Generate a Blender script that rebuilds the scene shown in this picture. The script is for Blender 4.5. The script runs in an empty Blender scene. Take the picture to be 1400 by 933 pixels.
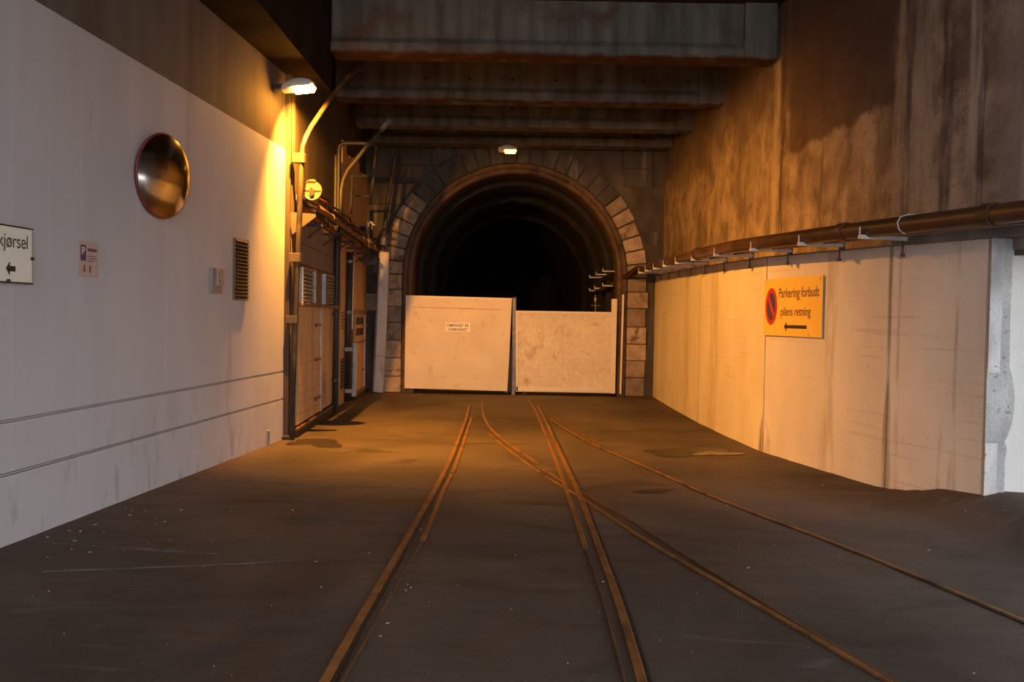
import bpy, math, random
from mathutils import Vector, Matrix
random.seed(7)
sc = bpy.context.scene
COL = sc.collection

# ---------------------------------------------------------------- camera, light
F, IW, IH = 1130.0, 1400.0, 933.0
EYE, GRADE = 1.67, 0.0106
PITCH, ROLL = math.atan(30.5 / F), 0.017
FW = Vector((0, math.cos(PITCH), -math.sin(PITCH)))
_U0 = Vector((0, math.sin(PITCH), math.cos(PITCH)))
_R0 = Vector((1, 0, 0))
RT = math.cos(ROLL) * _R0 + math.sin(ROLL) * _U0
UP = math.cos(ROLL) * _U0 - math.sin(ROLL) * _R0
CAM = Vector((0, 0, EYE))
cd = bpy.data.cameras.new('camera')
cam = bpy.data.objects.new('camera', cd)
COL.objects.link(cam)
cd.sensor_width = 36.0
cd.lens = F / IW * 36.0
cd.clip_start, cd.clip_end = 0.05, 200
mw = Matrix((RT, UP, -FW)).transposed().to_4x4()
mw.translation = CAM
cam.matrix_world = mw
sc.camera = cam

SKY_STRENGTH = 3.5
SODIUM = (1.0, 0.385, 0.04)
LAMP_WALL, LAMP_PORTAL = 3850.0, 420.0        # watts of the two sodium luminaires
GLOW_WALL, GLOW_PORTAL = 260.0, 25.0             # radiance of their lenses
w = bpy.data.worlds.new('overcast')
sc.world = w
w.use_nodes = True
bg = w.node_tree.nodes['Background']
bg.inputs[0].default_value = (0.95, 0.97, 1.02, 1)
bg.inputs[1].default_value = SKY_STRENGTH
vs = sc.view_settings
vs.view_transform = 'Standard'
vs.look = 'None'
vs.exposure = 0.0
vs.gamma = 1.0
vs.use_curve_mapping = False

# ---------------------------------------------------------------- measuring
def ray(px, py):
    return FW + RT * ((px - IW / 2) / F) - UP * ((py - IH / 2) / F)
def at(px, py, Y):
    r = ray(px, py)
    return CAM + r * (Y / r.y)
def fl(px, py):                       # point on the sloping floor
    r = ray(px, py)
    t = -EYE / (r.z + GRADE * r.y)
    return CAM + r * t
def onv(px, py, a, b):                # point on the vertical plane through a, b
    n = Vector((b[1] - a[1], -(b[0] - a[0]), 0))
    r = ray(px, py)
    t = (Vector((a[0], a[1], 0)) - Vector((0, 0, 0))).dot(n) / r.dot(n)
    return CAM + r * t
def sstep(x):
    x = max(0.0, min(1.0, x))
    return x * x * (3 - 2 * x)
def floor_z(x, y):
    return -GRADE * y + 0.23 * sstep((x - 3.75) / 0.75) * sstep((9.2 - y) / 1.3)
def frame(o, d):                      # x = to the viewer's right along the wall, y = up, z = out of the wall
    d = Vector((d[0], d[1], 0)).normalized()
    u = Vector((0, 0, 1))
    m = Matrix((d, u, d.cross(u))).transposed().to_4x4()
    m.translation = Vector(o)
    return m

# ---------------------------------------------------------------- mesh building
class MB:
    def __init__(s): s.v, s.f = [], []
    def add(s, vs_, fs):
        b = len(s.v)
        s.v += [tuple(p) for p in vs_]
        s.f += [tuple(i + b for i in q) for q in fs]
        return s
    def box(s, x0, x1, y0, y1, z0, z1):
        return s.add([(x0,y0,z0),(x1,y0,z0),(x1,y1,z0),(x0,y1,z0),(x0,y0,z1),(x1,y0,z1),(x1,y1,z1),(x0,y1,z1)],
                     [(3,2,1,0),(4,5,6,7),(0,1,5,4),(1,2,6,5),(2,3,7,6),(3,0,4,7)])
    def hexa(s, p):                   # eight corners ordered like box
        return s.add(p, [(3,2,1,0),(4,5,6,7),(0,1,5,4),(1,2,6,5),(2,3,7,6),(3,0,4,7)])
    def prism(s, poly, z0, z1):       # polygon in xy (counter clockwise) pushed along z
        n = len(poly)
        vs_ = [(x, y, z0) for x, y in poly] + [(x, y, z1) for x, y in poly]
        fs = [tuple(range(n))[::-1], tuple(range(n, 2 * n))]
        fs += [(i, (i + 1) % n, n + (i + 1) % n, n + i) for i in range(n)]
        return s.add(vs_, fs)
    def extr(s, prof, x0, x1):        # profile of (y, z) pushed along x
        n = len(prof)
        vs_ = [(x0, y, z) for y, z in prof] + [(x1, y, z) for y, z in prof]
        fs = [tuple(range(n))[::-1], tuple(range(n, 2 * n))]
        fs += [(i, (i + 1) % n, n + (i + 1) % n, n + i) for i in range(n)]
        return s.add(vs_, fs)
    def tube(s, pts, r, n=10, caps=True):
        pts = [Vector(p) for p in pts]
        rs = r if isinstance(r, (list, tuple)) else [r] * len(pts)
        vs_, up = [], None
        for i, p in enumerate(pts):
            a = pts[max(0, i - 1)]; b = pts[min(len(pts) - 1, i + 1)]
            t = (b - a).normalized()
            if up is None:
                up = Vector((0, 0, 1)) if abs(t.z) < 0.9 else Vector((1, 0, 0))
            sx = t.cross(up).normalized(); up = sx.cross(t).normalized()
            for k in range(n):
                an = 2 * math.pi * k / n
                vs_.append(p + (sx * math.cos(an) + up * math.sin(an)) * rs[i])
        fs = []
        for i in range(len(pts) - 1):
            for k in range(n):
                fs.append((i*n+k, i*n+(k+1) % n, (i+1)*n+(k+1) % n, (i+1)*n+k))
        if caps:
            fs.append(tuple(range(n))[::-1]); fs.append(tuple((len(pts)-1)*n + k for k in range(n)))
        return s.add(vs_, fs)
    def lathe(s, prof, n=32):         # (radius, z) profile about the local z axis
        vs_, fs = [], []
        for r, z in prof:
            for k in range(n):
                a = 2 * math.pi * k / n
                vs_.append((r * math.cos(a), r * math.sin(a), z))
        for i in range(len(prof) - 1):
            for k in range(n):
                fs.append((i*n+k, i*n+(k+1) % n, (i+1)*n+(k+1) % n, (i+1)*n+k))
        if prof[0][0] > 1e-4: fs.append(tuple(range(n))[::-1])
        if prof[-1][0] > 1e-4: fs.append(tuple((len(prof)-1)*n + k for k in range(n)))
        return s.add(vs_, fs)
    def moved(s, m):
        s.v = [tuple(m @ Vector(p)) for p in s.v]
        return s

def obj(name, mb, mat, parent=None, M=None, smooth=False, bevel=0.0):
    me = bpy.data.meshes.new(name)
    me.from_pydata(mb.v, [], mb.f)
    me.validate(); me.update()
    if smooth:
        for p in me.polygons: p.use_smooth = True
    me.materials.append(mat)
    o = bpy.data.objects.new(name, me)
    COL.objects.link(o)
    if parent is not None: o.parent = parent
    if M is not None: o.matrix_local = M
    if bevel:
        b = o.modifiers.new('bevel', 'BEVEL'); b.width = bevel; b.segments = 2; b.limit_method = 'ANGLE'
    return o
def tag(o, label, cat=None, group=None, kind=None):
    o['label'] = label
    if cat: o['category'] = cat
    if group: o['group'] = group
    if kind: o['kind'] = kind
    return o
def thing(name, M, label, cat, group=None):
    o = bpy.data.objects.new(name, None)
    o.empty_display_size = 0.1
    COL.objects.link(o)
    o.matrix_world = M if isinstance(M, Matrix) else Matrix.Translation(Vector(M))
    return tag(o, label, cat, group)
def struct(name, mb, mat, label=None, M=None, smooth=False, bevel=0.0):
    o = obj(name, mb, mat, None, M, smooth, bevel)
    o['kind'] = 'structure'
    if label: o['label'] = label
    return o
def lettering(name, text, mat, parent, x0, x1, y0, y1, z, bold=0.012):   # flat print fitted into a rectangle
    cu = bpy.data.curves.new('print', 'FONT')
    cu.body = text; cu.offset = bold
    t = bpy.data.objects.new('print', cu); COL.objects.link(t)
    dg = bpy.context.evaluated_depsgraph_get()
    me = bpy.data.meshes.new_from_object(t.evaluated_get(dg))
    bpy.data.objects.remove(t)
    xs = [v.co.x for v in me.vertices]; ys = [v.co.y for v in me.vertices]
    for v in me.vertices:
        v.co.x = x0 + (v.co.x - min(xs)) / (max(xs) - min(xs)) * (x1 - x0)
        v.co.y = y0 + (v.co.y - min(ys)) / (max(ys) - min(ys)) * (y1 - y0)
        v.co.z = z
    me.materials.clear(); me.materials.append(mat)
    o = bpy.data.objects.new(name, me); COL.objects.link(o); o.parent = parent
    return o

# ---------------------------------------------------------------- materials
def newmat(name):
    m = bpy.data.materials.new(name); m.use_nodes = True
    nt = m.node_tree
    return m, nt, nt.nodes['Principled BSDF'], nt.nodes, nt.links
def c4(c): return (c[0], c[1], c[2], 1.0)
def ramp(nd, p0, p1, a=(0,0,0), b=(1,1,1)):
    r = nd.new('ShaderNodeValToRGB')
    r.color_ramp.elements[0].position = p0; r.color_ramp.elements[1].position = p1
    r.color_ramp.elements[0].color = c4(a); r.color_ramp.elements[1].color = c4(b)
    return r
def noise(nd, ln, scale, vec=(1,1,1), detail=5, off=(0,0,0), dist=0.0):
    g = nd.new('ShaderNodeNewGeometry'); mp = nd.new('ShaderNodeMapping')
    mp.inputs['Scale'].default_value = vec; mp.inputs['Location'].default_value = off
    n = nd.new('ShaderNodeTexNoise')
    n.inputs['Scale'].default_value = scale; n.inputs['Detail'].default_value = detail
    n.inputs['Distortion'].default_value = dist
    ln.new(g.outputs['Position'], mp.inputs[0]); ln.new(mp.outputs[0], n.inputs['Vector'])
    return n
def mixc(nd, ln, fac, a, b, blend='MIX'):
    m = nd.new('ShaderNodeMix'); m.data_type = 'RGBA'; m.blend_type = blend
    for v, s in ((fac, 0), (a, 6), (b, 7)):
        if hasattr(v, 'is_output'): ln.new(v, m.inputs[s])
        elif s == 0: m.inputs[0].default_value = v
        else: m.inputs[s].default_value = c4(v)
    return m.outputs[2]
def grime(name, c1, c2, scale=3, vec=(1,1,1), lo=0.35, hi=0.7, rough=0.75, c3=None, s3=2, v3=(1,1,1), lo3=0.55, hi3=0.7,
          fine=0.0, fscale=60, bump=0.0, bscale=40, bvec=(1,1,1), metal=0.0, extra=None):
    m, nt, bs, nd, ln = newmat(name)
    n = noise(nd, ln, scale, vec)
    r = ramp(nd, lo, hi); ln.new(n.outputs[0], r.inputs[0])
    col = mixc(nd, ln, r.outputs[0], c1, c2)
    if c3:
        n3 = noise(nd, ln, s3, v3, 6, (3.1, 7.7, 1.3), 0.3)
        r3 = ramp(nd, lo3, hi3); ln.new(n3.outputs[0], r3.inputs[0])
        col = mixc(nd, ln, r3.outputs[0], col, c3)
    if extra: col = extra(nd, ln, col)
    if fine:
        nf = noise(nd, ln, fscale, (1,1,1), 3)
        rf = ramp(nd, 0.3, 0.7, (1-fine,)*3, (1+fine,)*3); ln.new(nf.outputs[0], rf.inputs[0])
        col = mixc(nd, ln, 1.0, col, rf.outputs[0], 'MULTIPLY')
    ln.new(col, bs.inputs['Base Color'])
    bs.inputs['Roughness'].default_value = rough
    bs.inputs['Metallic'].default_value = metal
    if bump:
        nb = noise(nd, ln, bscale, bvec, 6)
        b = nd.new('ShaderNodeBump'); b.inputs['Strength'].default_value = bump; b.inputs['Distance'].default_value = 0.02
        ln.new(nb.outputs[0], b.inputs['Height']); ln.new(b.outputs[0], bs.inputs['Normal'])
    return m
def plain(name, c, rough=0.5, metal=0.0, var=0.15, scale=12):
    return grime(name, [x*(1-var) for x in c], [min(1, x*(1+var)) for x in c], scale, rough=rough, metal=metal)
def emitter(name, c, s):
    m, nt, bs, nd, ln = newmat(name)
    e = nd.new('ShaderNodeEmission'); e.inputs[0].default_value = c4(c); e.inputs[1].default_value = s
    ln.new(e.outputs[0], nd['Material Output'].inputs[0])
    return m

def mathn(nd, ln, op, a, b=None, c=None):
    m = nd.new('ShaderNodeMath'); m.operation = op
    for k, v in enumerate((a, b, c)):
        if v is None: continue
        if hasattr(v, 'is_output'): ln.new(v, m.inputs[k])
        else: m.inputs[k].default_value = v
    return m.outputs[0]
def sm(nd, ln, v, a, b):              # smooth 0..1 as v goes from a to b
    m = nd.new('ShaderNodeMapRange'); m.interpolation_type = 'SMOOTHSTEP'
    if a <= b:
        m.inputs[1].default_value = a; m.inputs[2].default_value = b
        ln.new(v, m.inputs[0]); return m.outputs[0]
    m.inputs[1].default_value = b; m.inputs[2].default_value = a
    ln.new(v, m.inputs[0]); return mathn(nd, ln, 'SUBTRACT', 1.0, m.outputs[0])
def foot_dirt(nd, ln, col):           # tyre and boot scuffs along the wall's foot, rain runs above
    g = nd.new('ShaderNodeNewGeometry'); sp = nd.new('ShaderNodeSeparateXYZ'); ln.new(g.outputs['Position'], sp.inputs[0])
    n = noise(nd, ln, 7, (1,1,0.3), 6, (2,2,7)); r = ramp(nd, 0.54, 0.72); ln.new(n.outputs[0], r.inputs[0])
    f = mathn(nd, ln, 'MULTIPLY', mathn(nd, ln, 'MULTIPLY', r.outputs[0], sm(nd, ln, sp.outputs[2], 1.1, 0.0)), 0.5)
    col = mixc(nd, ln, f, col, (0.19,0.165,0.155))
    n2 = noise(nd, ln, 6, (1,1,0.02), 3, (7,1,1)); r2 = ramp(nd, 0.60, 0.68); ln.new(n2.outputs[0], r2.inputs[0])
    return mixc(nd, ln, mathn(nd, ln, 'MULTIPLY', r2.outputs[0], 0.18), col, (0.70,0.69,0.70))

M = {}
M['left_paint'] = grime('left_paint', (0.50,0.49,0.505), (0.57,0.56,0.572), 1.5, (1,1,0.35), c3=(0.34,0.32,0.32), s3=2.4, v3=(1,1,0.25), lo3=0.66, hi3=0.82,
                        fine=0.03, bump=0.06, bscale=25, extra=foot_dirt)
def stripe(nd, ln, col, sp, yc, hw, amt, cc, widen=0.0, zt=1.0, wob=0.3, ztop=None):
    # an upright run of dirt or lime at a fixed place on a wall, optionally spreading out towards its foot
    w_ = noise(nd, ln, 1.1, (1,1,0.5), 4, (yc,1,4))
    d = mathn(nd, ln, 'MULTIPLY_ADD', mathn(nd, ln, 'SUBTRACT', w_.outputs[0], 0.5), wob, mathn(nd, ln, 'SUBTRACT', sp.outputs[1], yc))
    d = mathn(nd, ln, 'ABSOLUTE', d)
    hwn = mathn(nd, ln, 'MULTIPLY_ADD', sm(nd, ln, sp.outputs[2], zt, 0.0), widen, hw)
    f = mathn(nd, ln, 'SUBTRACT', 1.0, mathn(nd, ln, 'DIVIDE', d, hwn)); f = sm(nd, ln, f, 0.0, 0.6)
    rn = noise(nd, ln, 9, (1,1,0.15), 6, (yc,3,2)); rr = ramp(nd, 0.34, 0.6); ln.new(rn.outputs[0], rr.inputs[0])
    f = mathn(nd, ln, 'MULTIPLY', mathn(nd, ln, 'MULTIPLY', f, rr.outputs[0]), amt)
    if ztop: f = mathn(nd, ln, 'MULTIPLY', f, sm(nd, ln, sp.outputs[2], ztop, ztop-0.6))
    return mixc(nd, ln, f, col, cc)
def band_stain(nd, ln, col):
    # damp, soot-dark upper pour, lime runs and a gradually darker top, all at fixed places on this wall
    g = nd.new('ShaderNodeNewGeometry'); sp = nd.new('ShaderNodeSeparateXYZ'); ln.new(g.outputs['Position'], sp.inputs[0])
    bl = noise(nd, ln, 1.7, (1,1,1), 8, (3,1,6), 0.5); rb = ramp(nd, 0.42, 0.62); ln.new(bl.outputs[0], rb.inputs[0])
    col = mixc(nd, ln, mathn(nd, ln, 'MULTIPLY', rb.outputs[0], 0.75), col, (0.44,0.34,0.25))
    b2 = noise(nd, ln, 3.4, (1,1,0.7), 9, (8,4,2), 0.15); r2 = ramp(nd, 0.48, 0.66); ln.new(b2.outputs[0], r2.inputs[0])
    col = mixc(nd, ln, mathn(nd, ln, 'MULTIPLY', r2.outputs[0], 0.7), col, (0.13,0.085,0.055))
    b3 = noise(nd, ln, 2.6, (1,1,1), 3, (1,9,5), 1.5); cr = mathn(nd, ln, 'ABSOLUTE', mathn(nd, ln, 'SUBTRACT', b3.outputs[0], 0.5))
    col = mixc(nd, ln, mathn(nd, ln, 'MULTIPLY', sm(nd, ln, cr, 0.006, 0.0), 0.7), col, (0.06,0.04,0.028))
    grey = mathn(nd, ln, 'MULTIPLY', sm(nd, ln, sp.outputs[1], 8.0, 7.5), 0.75)
    col = mixc(nd, ln, grey, col, (0.26,0.205,0.18))
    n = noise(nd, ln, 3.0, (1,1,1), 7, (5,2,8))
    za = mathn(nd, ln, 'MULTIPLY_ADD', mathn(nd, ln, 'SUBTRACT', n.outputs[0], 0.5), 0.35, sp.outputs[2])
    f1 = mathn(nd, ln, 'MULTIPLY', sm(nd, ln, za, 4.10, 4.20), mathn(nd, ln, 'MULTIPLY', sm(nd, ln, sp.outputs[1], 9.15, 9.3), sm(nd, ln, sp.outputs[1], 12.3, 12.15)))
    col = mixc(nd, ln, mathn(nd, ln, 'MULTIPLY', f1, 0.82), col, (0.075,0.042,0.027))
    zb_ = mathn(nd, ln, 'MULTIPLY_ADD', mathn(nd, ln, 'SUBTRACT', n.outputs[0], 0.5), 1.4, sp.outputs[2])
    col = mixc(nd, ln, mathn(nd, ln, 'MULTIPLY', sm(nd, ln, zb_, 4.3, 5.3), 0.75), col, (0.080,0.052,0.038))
    for a in ((12.75,0.20,0.8,(0.42,0.34,0.25)),(12.45,0.10,0.8,(0.05,0.03,0.018)),(9.15,0.10,0.7,(0.40,0.33,0.26)),(8.75,0.22,0.75,(0.36,0.28,0.20)),(8.98,0.08,0.8,(0.05,0.032,0.022)),
              (8.42,0.13,0.85,(0.045,0.03,0.023)),(8.1,0.09,0.8,(0.42,0.36,0.31)),(8.0,0.06,0.8,(0.06,0.04,0.03)),(7.45,0.06,0.6,(0.45,0.38,0.34)),(14.2,0.3,0.6,(0.08,0.05,0.03)),(11.1,0.05,0.6,(0.07,0.045,0.03))):
        col = stripe(nd, ln, col, sp, *a)
    return col
M['right_concrete'] = grime('right_concrete', (0.15,0.10,0.07), (0.36,0.27,0.20), 2.2, (1,1,0.16), 0.34, 0.68, 0.85, c3=(0.09,0.055,0.035), s3=1.1, v3=(1,1,0.5), lo3=0.52, hi3=0.72,
                            fine=0.12, fscale=30, bump=0.35, bscale=18, bvec=(1,1,0.4), extra=band_stain)
M['left_concrete'] = grime('left_concrete', (0.11,0.09,0.075), (0.17,0.145,0.122), 3, (1,1,0.15), c3=(0.085,0.066,0.053), s3=1.2, v3=(1,1,0.3), fine=0.08, rough=0.85, bump=0.2)
def board_marks(nd, ln, col):
    g = nd.new('ShaderNodeNewGeometry'); sp = nd.new('ShaderNodeSeparateXYZ'); ln.new(g.outputs['Position'], sp.inputs[0])
    wv = noise(nd, ln, 1.0, (0.5,0.5,24.0), 2, (4,4,4)); r = ramp(nd, 0.60, 0.64); ln.new(wv.outputs[0], r.inputs[0])
    gp = noise(nd, ln, 1.6, (1,1,1), 4, (1,8,3)); r2 = ramp(nd, 0.45, 0.62); ln.new(gp.outputs[0], r2.inputs[0])
    col = mixc(nd, ln, mathn(nd, ln, 'MULTIPLY', mathn(nd, ln, 'MULTIPLY', r.outputs[0], r2.outputs[0]), 0.24), col, (0.34,0.25,0.17))
    sk = noise(nd, ln, 14, (1,1,1), 3, (6,6,1)); r3 = ramp(nd, 0.70, 0.76); ln.new(sk.outputs[0], r3.inputs[0])
    col = mixc(nd, ln, mathn(nd, ln, 'MULTIPLY', r3.outputs[0], 0.5), col, (0.26,0.19,0.13))
    for a in ((8.84,0.045,0.7,(0.22,0.16,0.09),0.06,1.2,0.03),(8.70,0.03,0.6,(0.33,0.26,0.20),0.02,1.5,0.05),(11.42,0.02,0.9,(0.20,0.13,0.07),0.22,0.55,0.03),(15.0,0.03,0.7,(0.26,0.18,0.10),0.05,1.0,0.05),
              (14.0,0.35,0.45,(0.40,0.28,0.17),0.0,1.0,0.5),(16.2,0.25,0.5,(0.36,0.26,0.16),0.0,1.0,0.4),(9.9,0.14,0.5,(0.38,0.28,0.19),0.1,0.9,0.3),(7.95,0.03,0.7,(0.36,0.30,0.27),0.05,0.7,0.06),(8.1,0.03,0.7,(0.30,0.23,0.20),0.03,0.7,0.05,0.9)):
        col = stripe(nd, ln, col, sp, *a)
    return col
M['right_paint'] = grime('right_paint', (0.64,0.58,0.51), (0.74,0.69,0.62), 1.6, (1,1,0.5), c3=(0.42,0.34,0.26), s3=2.0, v3=(1,1,0.35), lo3=0.66, hi3=0.85, fine=0.05, bump=0.2, bscale=14, bvec=(1,1,6), extra=board_marks)
M['white_paint'] = grime('white_paint', (0.70,0.69,0.66), (0.78,0.77,0.74), 2, fine=0.04)
M['bare_concrete'] = grime('bare_concrete', (0.34,0.34,0.33), (0.52,0.52,0.51), 4, (1,1,0.6), c3=(0.20,0.19,0.18), s3=22, lo3=0.62, hi3=0.70, fine=0.12, rough=0.9, bump=0.5, bscale=30)
M['jamb_paint'] = grime('jamb_paint', (0.36,0.355,0.35), (0.62,0.61,0.60), 5, (1,1,0.4), 0.35, 0.6, c3=(0.16,0.15,0.14), s3=26, lo3=0.66, hi3=0.72, fine=0.1, rough=0.9, bump=0.3)
M['lintel'] = grime('lintel', (0.18,0.165,0.15), (0.28,0.265,0.25), 3, (1,1,0.3), fine=0.1, rough=0.9, bump=0.3)
def rusty_edge(nd, ln, col):
    g = nd.new('ShaderNodeNewGeometry'); sp = nd.new('ShaderNodeSeparateXYZ'); ln.new(g.outputs['Position'], sp.inputs[0])
    n = noise(nd, ln, 4, (1,1,0.5), 5)
    ad = nd.new('ShaderNodeMath'); ad.operation = 'MULTIPLY_ADD'; ad.inputs[1].default_value = -0.16; ln.new(n.outputs[0], ad.inputs[0]); ln.new(sp.outputs[2], ad.inputs[2])
    mr = nd.new('ShaderNodeMapRange'); mr.inputs[1].default_value = 5.63; mr.inputs[2].default_value = 5.58; ln.new(ad.outputs[0], mr.inputs[0])
    return mixc(nd, ln, mr.outputs[0], col, (0.075,0.038,0.02))
M['beam'] = grime('beam', (0.085,0.08,0.068), (0.19,0.182,0.158), 5, (1,1,0.10), 0.3, 0.7, 0.85, c3=(0.10,0.06,0.04), s3=1.6, v3=(1,1,1.2), lo3=0.5, hi3=0.75, fine=0.12, bump=0.2, extra=rusty_edge)
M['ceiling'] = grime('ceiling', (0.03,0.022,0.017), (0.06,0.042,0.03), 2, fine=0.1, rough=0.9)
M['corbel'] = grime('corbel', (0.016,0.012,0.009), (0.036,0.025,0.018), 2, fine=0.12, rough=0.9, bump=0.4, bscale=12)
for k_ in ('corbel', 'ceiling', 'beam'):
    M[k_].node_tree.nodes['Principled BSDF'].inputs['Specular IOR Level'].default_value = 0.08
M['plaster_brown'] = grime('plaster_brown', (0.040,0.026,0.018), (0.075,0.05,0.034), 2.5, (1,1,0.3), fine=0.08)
M['panel_grey'] = grime('panel_grey', (0.20,0.165,0.135), (0.27,0.225,0.185), 3, (1,1,0.4), fine=0.06)
M['wood_orange'] = grime('wood_orange', (0.50,0.30,0.13), (0.68,0.43,0.20), 8, (1,1,0.06), fine=0.1, rough=0.6)
M['door_paint'] = grime('door_paint', (0.45,0.32,0.19), (0.58,0.42,0.26), 4, (1,1,0.3), c3=(0.20,0.15,0.11), s3=3, v3=(1,1,0.3), lo3=0.56, hi3=0.75, fine=0.06, rough=0.55)
M['door_yellow'] = grime('door_yellow', (0.48,0.30,0.13), (0.60,0.39,0.18), 4, (1,1,0.2), fine=0.06, rough=0.55)
M['gate'] = grime('gate', (0.70,0.61,0.48), (0.78,0.70,0.56), 1.8, (1,1,1), c3=(0.56,0.46,0.35), s3=6, v3=(1,1,1.0), lo3=0.60, hi3=0.80, fine=0.03, rough=0.6)
M['gate_scuffed'] = grime('gate_scuffed', (0.69,0.60,0.46), (0.77,0.69,0.54), 1.8, (1,1,1), c3=(0.38,0.29,0.20), s3=4.5, v3=(1,1,1.0), lo3=0.55, hi3=0.85, fine=0.10, fscale=18, rough=0.6)
M['gate_rail'] = plain('gate_rail', (0.78,0.71,0.60), 0.6, 0, 0.05)
M['rust'] = grime('rust', (0.15,0.068,0.024), (0.30,0.14,0.045), 7, (1,1,1), c3=(0.06,0.03,0.015), s3=3, rough=0.55, metal=0.25, bump=0.2)
M['rail_dark'] = grime('rail_dark', (0.09,0.045,0.022), (0.17,0.075,0.03), 9, rough=0.7, metal=0.2)
M['pipe_brown'] = grime('pipe_brown', (0.055,0.030,0.017), (0.12,0.06,0.028), 4, c3=(0.03,0.02,0.015), s3=3, rough=0.38, metal=0.1)
M['pipe_orange'] = grime('pipe_orange', (0.34,0.17,0.07), (0.42,0.23,0.10), 5, rough=0.5)
M['steel'] = plain('steel', (0.45,0.45,0.44), 0.45, 0.6, 0.15)
M['steel_pale'] = grime('steel_pale', (0.60,0.58,0.54), (0.74,0.72,0.68), 4, (1,1,0.3), c3=(0.38,0.33,0.28), s3=4, v3=(1,1,0.4), lo3=0.58, hi3=0.75, rough=0.55)
M['steel_dark'] = plain('steel_dark', (0.055,0.05,0.048), 0.5, 0.3, 0.25)
M['steel_grey'] = plain('steel_grey', (0.20,0.20,0.20), 0.5, 0.4, 0.2)
M['steel_mid'] = plain('steel_mid', (0.045,0.045,0.048), 0.5, 0.3, 0.2)
M['post_paint'] = grime('post_paint', (0.06,0.043,0.028), (0.105,0.078,0.05), 4, (1,1,0.3), c3=(0.18,0.12,0.08), s3=6, v3=(1,1,0.4), lo3=0.6, hi3=0.7, rough=0.6)
M['conduit'] = grime('conduit', (0.020,0.012,0.008), (0.045,0.029,0.018), 6, c3=(0.07,0.05,0.03), s3=5, rough=0.55)
M['lip'] = grime('lip', (0.10,0.05,0.022), (0.20,0.11,0.05), 6, rough=0.6)
M['black'] = plain('black', (0.012,0.011,0.010), 0.7, 0, 0.2)
M['cable'] = plain('cable', (0.022,0.020,0.020), 0.5, 0, 0.2)
M['cable_blue'] = plain('cable_blue', (0.03,0.045,0.09), 0.5, 0, 0.2)
M['cable_red'] = plain('cable_red', (0.22,0.035,0.02), 0.5, 0, 0.2)
M['stone_a'] = grime('stone_a', (0.24,0.18,0.13), (0.42,0.33,0.24), 5, (1,1,1), c3=(0.11,0.08,0.06), s3=3.5, fine=0.15, fscale=25, rough=0.9, bump=0.6, bscale=14)
M['stone_b'] = grime('stone_b', (0.34,0.265,0.19), (0.52,0.42,0.30), 4, (1,1,1), c3=(0.13,0.10,0.07), s3=4, fine=0.15, fscale=25, rough=0.9, bump=0.6, bscale=14)
M['stone_c'] = grime('stone_c', (0.18,0.14,0.105), (0.30,0.24,0.18), 5, (1,1,1), fine=0.15, fscale=25, rough=0.9, bump=0.6, bscale=14)
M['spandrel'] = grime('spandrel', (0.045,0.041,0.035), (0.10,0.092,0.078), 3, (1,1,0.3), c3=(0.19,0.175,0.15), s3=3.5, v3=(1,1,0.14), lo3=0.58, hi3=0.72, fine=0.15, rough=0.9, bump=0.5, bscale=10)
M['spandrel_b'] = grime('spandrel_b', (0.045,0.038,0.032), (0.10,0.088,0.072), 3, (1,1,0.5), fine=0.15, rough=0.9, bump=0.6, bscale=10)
M['mortar'] = grime('mortar', (0.10,0.08,0.06), (0.15,0.12,0.09), 5, rough=0.95)
M['rim'] = grime('rim', (0.06,0.034,0.019), (0.13,0.075,0.042), 4, c3=(0.03,0.018,0.011), s3=3, rough=0.75, fine=0.1)
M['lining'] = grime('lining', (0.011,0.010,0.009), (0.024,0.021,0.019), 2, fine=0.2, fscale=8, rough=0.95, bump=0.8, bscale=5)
M['sign_white'] = plain('sign_white', (0.88,0.89,0.76), 0.4, 0, 0.04)
M['sign_yellow'] = plain('sign_yellow', (0.92,0.60,0.10), 0.4, 0, 0.04)
M['sign_pink'] = plain('sign_pink', (0.56,0.42,0.37), 0.5, 0, 0.04)
M['print_black'] = plain('print_black', (0.03,0.022,0.02), 0.5, 0, 0.1)
M['print_brown'] = plain('print_brown', (0.17,0.07,0.055), 0.5, 0, 0.1)
M['print_red'] = plain('print_red', (0.55,0.035,0.025), 0.45, 0, 0.1)
M['print_blue'] = plain('print_blue', (0.055,0.06,0.16), 0.45, 0, 0.1)
M['sticker'] = plain('sticker', (0.90,0.86,0.76), 0.45, 0, 0.03)
M['mirror_rim'] = plain('mirror_rim', (0.20,0.035,0.035), 0.45, 0, 0.15)
M['beige_box'] = plain('beige_box', (0.40,0.32,0.26), 0.5, 0, 0.08)
M['grey_box'] = plain('grey_box', (0.30,0.27,0.24), 0.5, 0, 0.08)
M['slat'] = plain('slat', (0.20,0.13,0.075), 0.45, 0.2, 0.12)
M['lamp_shell'] = plain('lamp_shell', (0.74,0.68,0.62), 0.45, 0, 0.06)
M['dial'] = plain('dial', (0.15,0.115,0.06), 0.5, 0, 0.06)
M['litter'] = plain('litter', (0.30,0.275,0.245), 0.7, 0, 0.3, 40)
M['stub'] = plain('stub', (0.22,0.25,0.28), 0.5, 0.2, 0.2)
m, nt, bs, nd, ln = newmat('convex_glass')
nz = noise(nd, ln, 6, (1,1,1), 4); rz = ramp(nd, 0.35, 0.75, (0.50,0.47,0.43), (0.33,0.30,0.26)); ln.new(nz.outputs[0], rz.inputs[0])
ln.new(rz.outputs[0], bs.inputs['Base Color']); bs.inputs['Metallic'].default_value = 1.0; bs.inputs['Roughness'].default_value = 0.16
M['convex_glass'] = m
m, nt, bs, nd, ln = newmat('puddle')
bs.inputs['Base Color'].default_value = (0.02,0.016,0.012,1); bs.inputs['Roughness'].default_value = 0.04; bs.inputs['IOR'].default_value = 1.33
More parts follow.
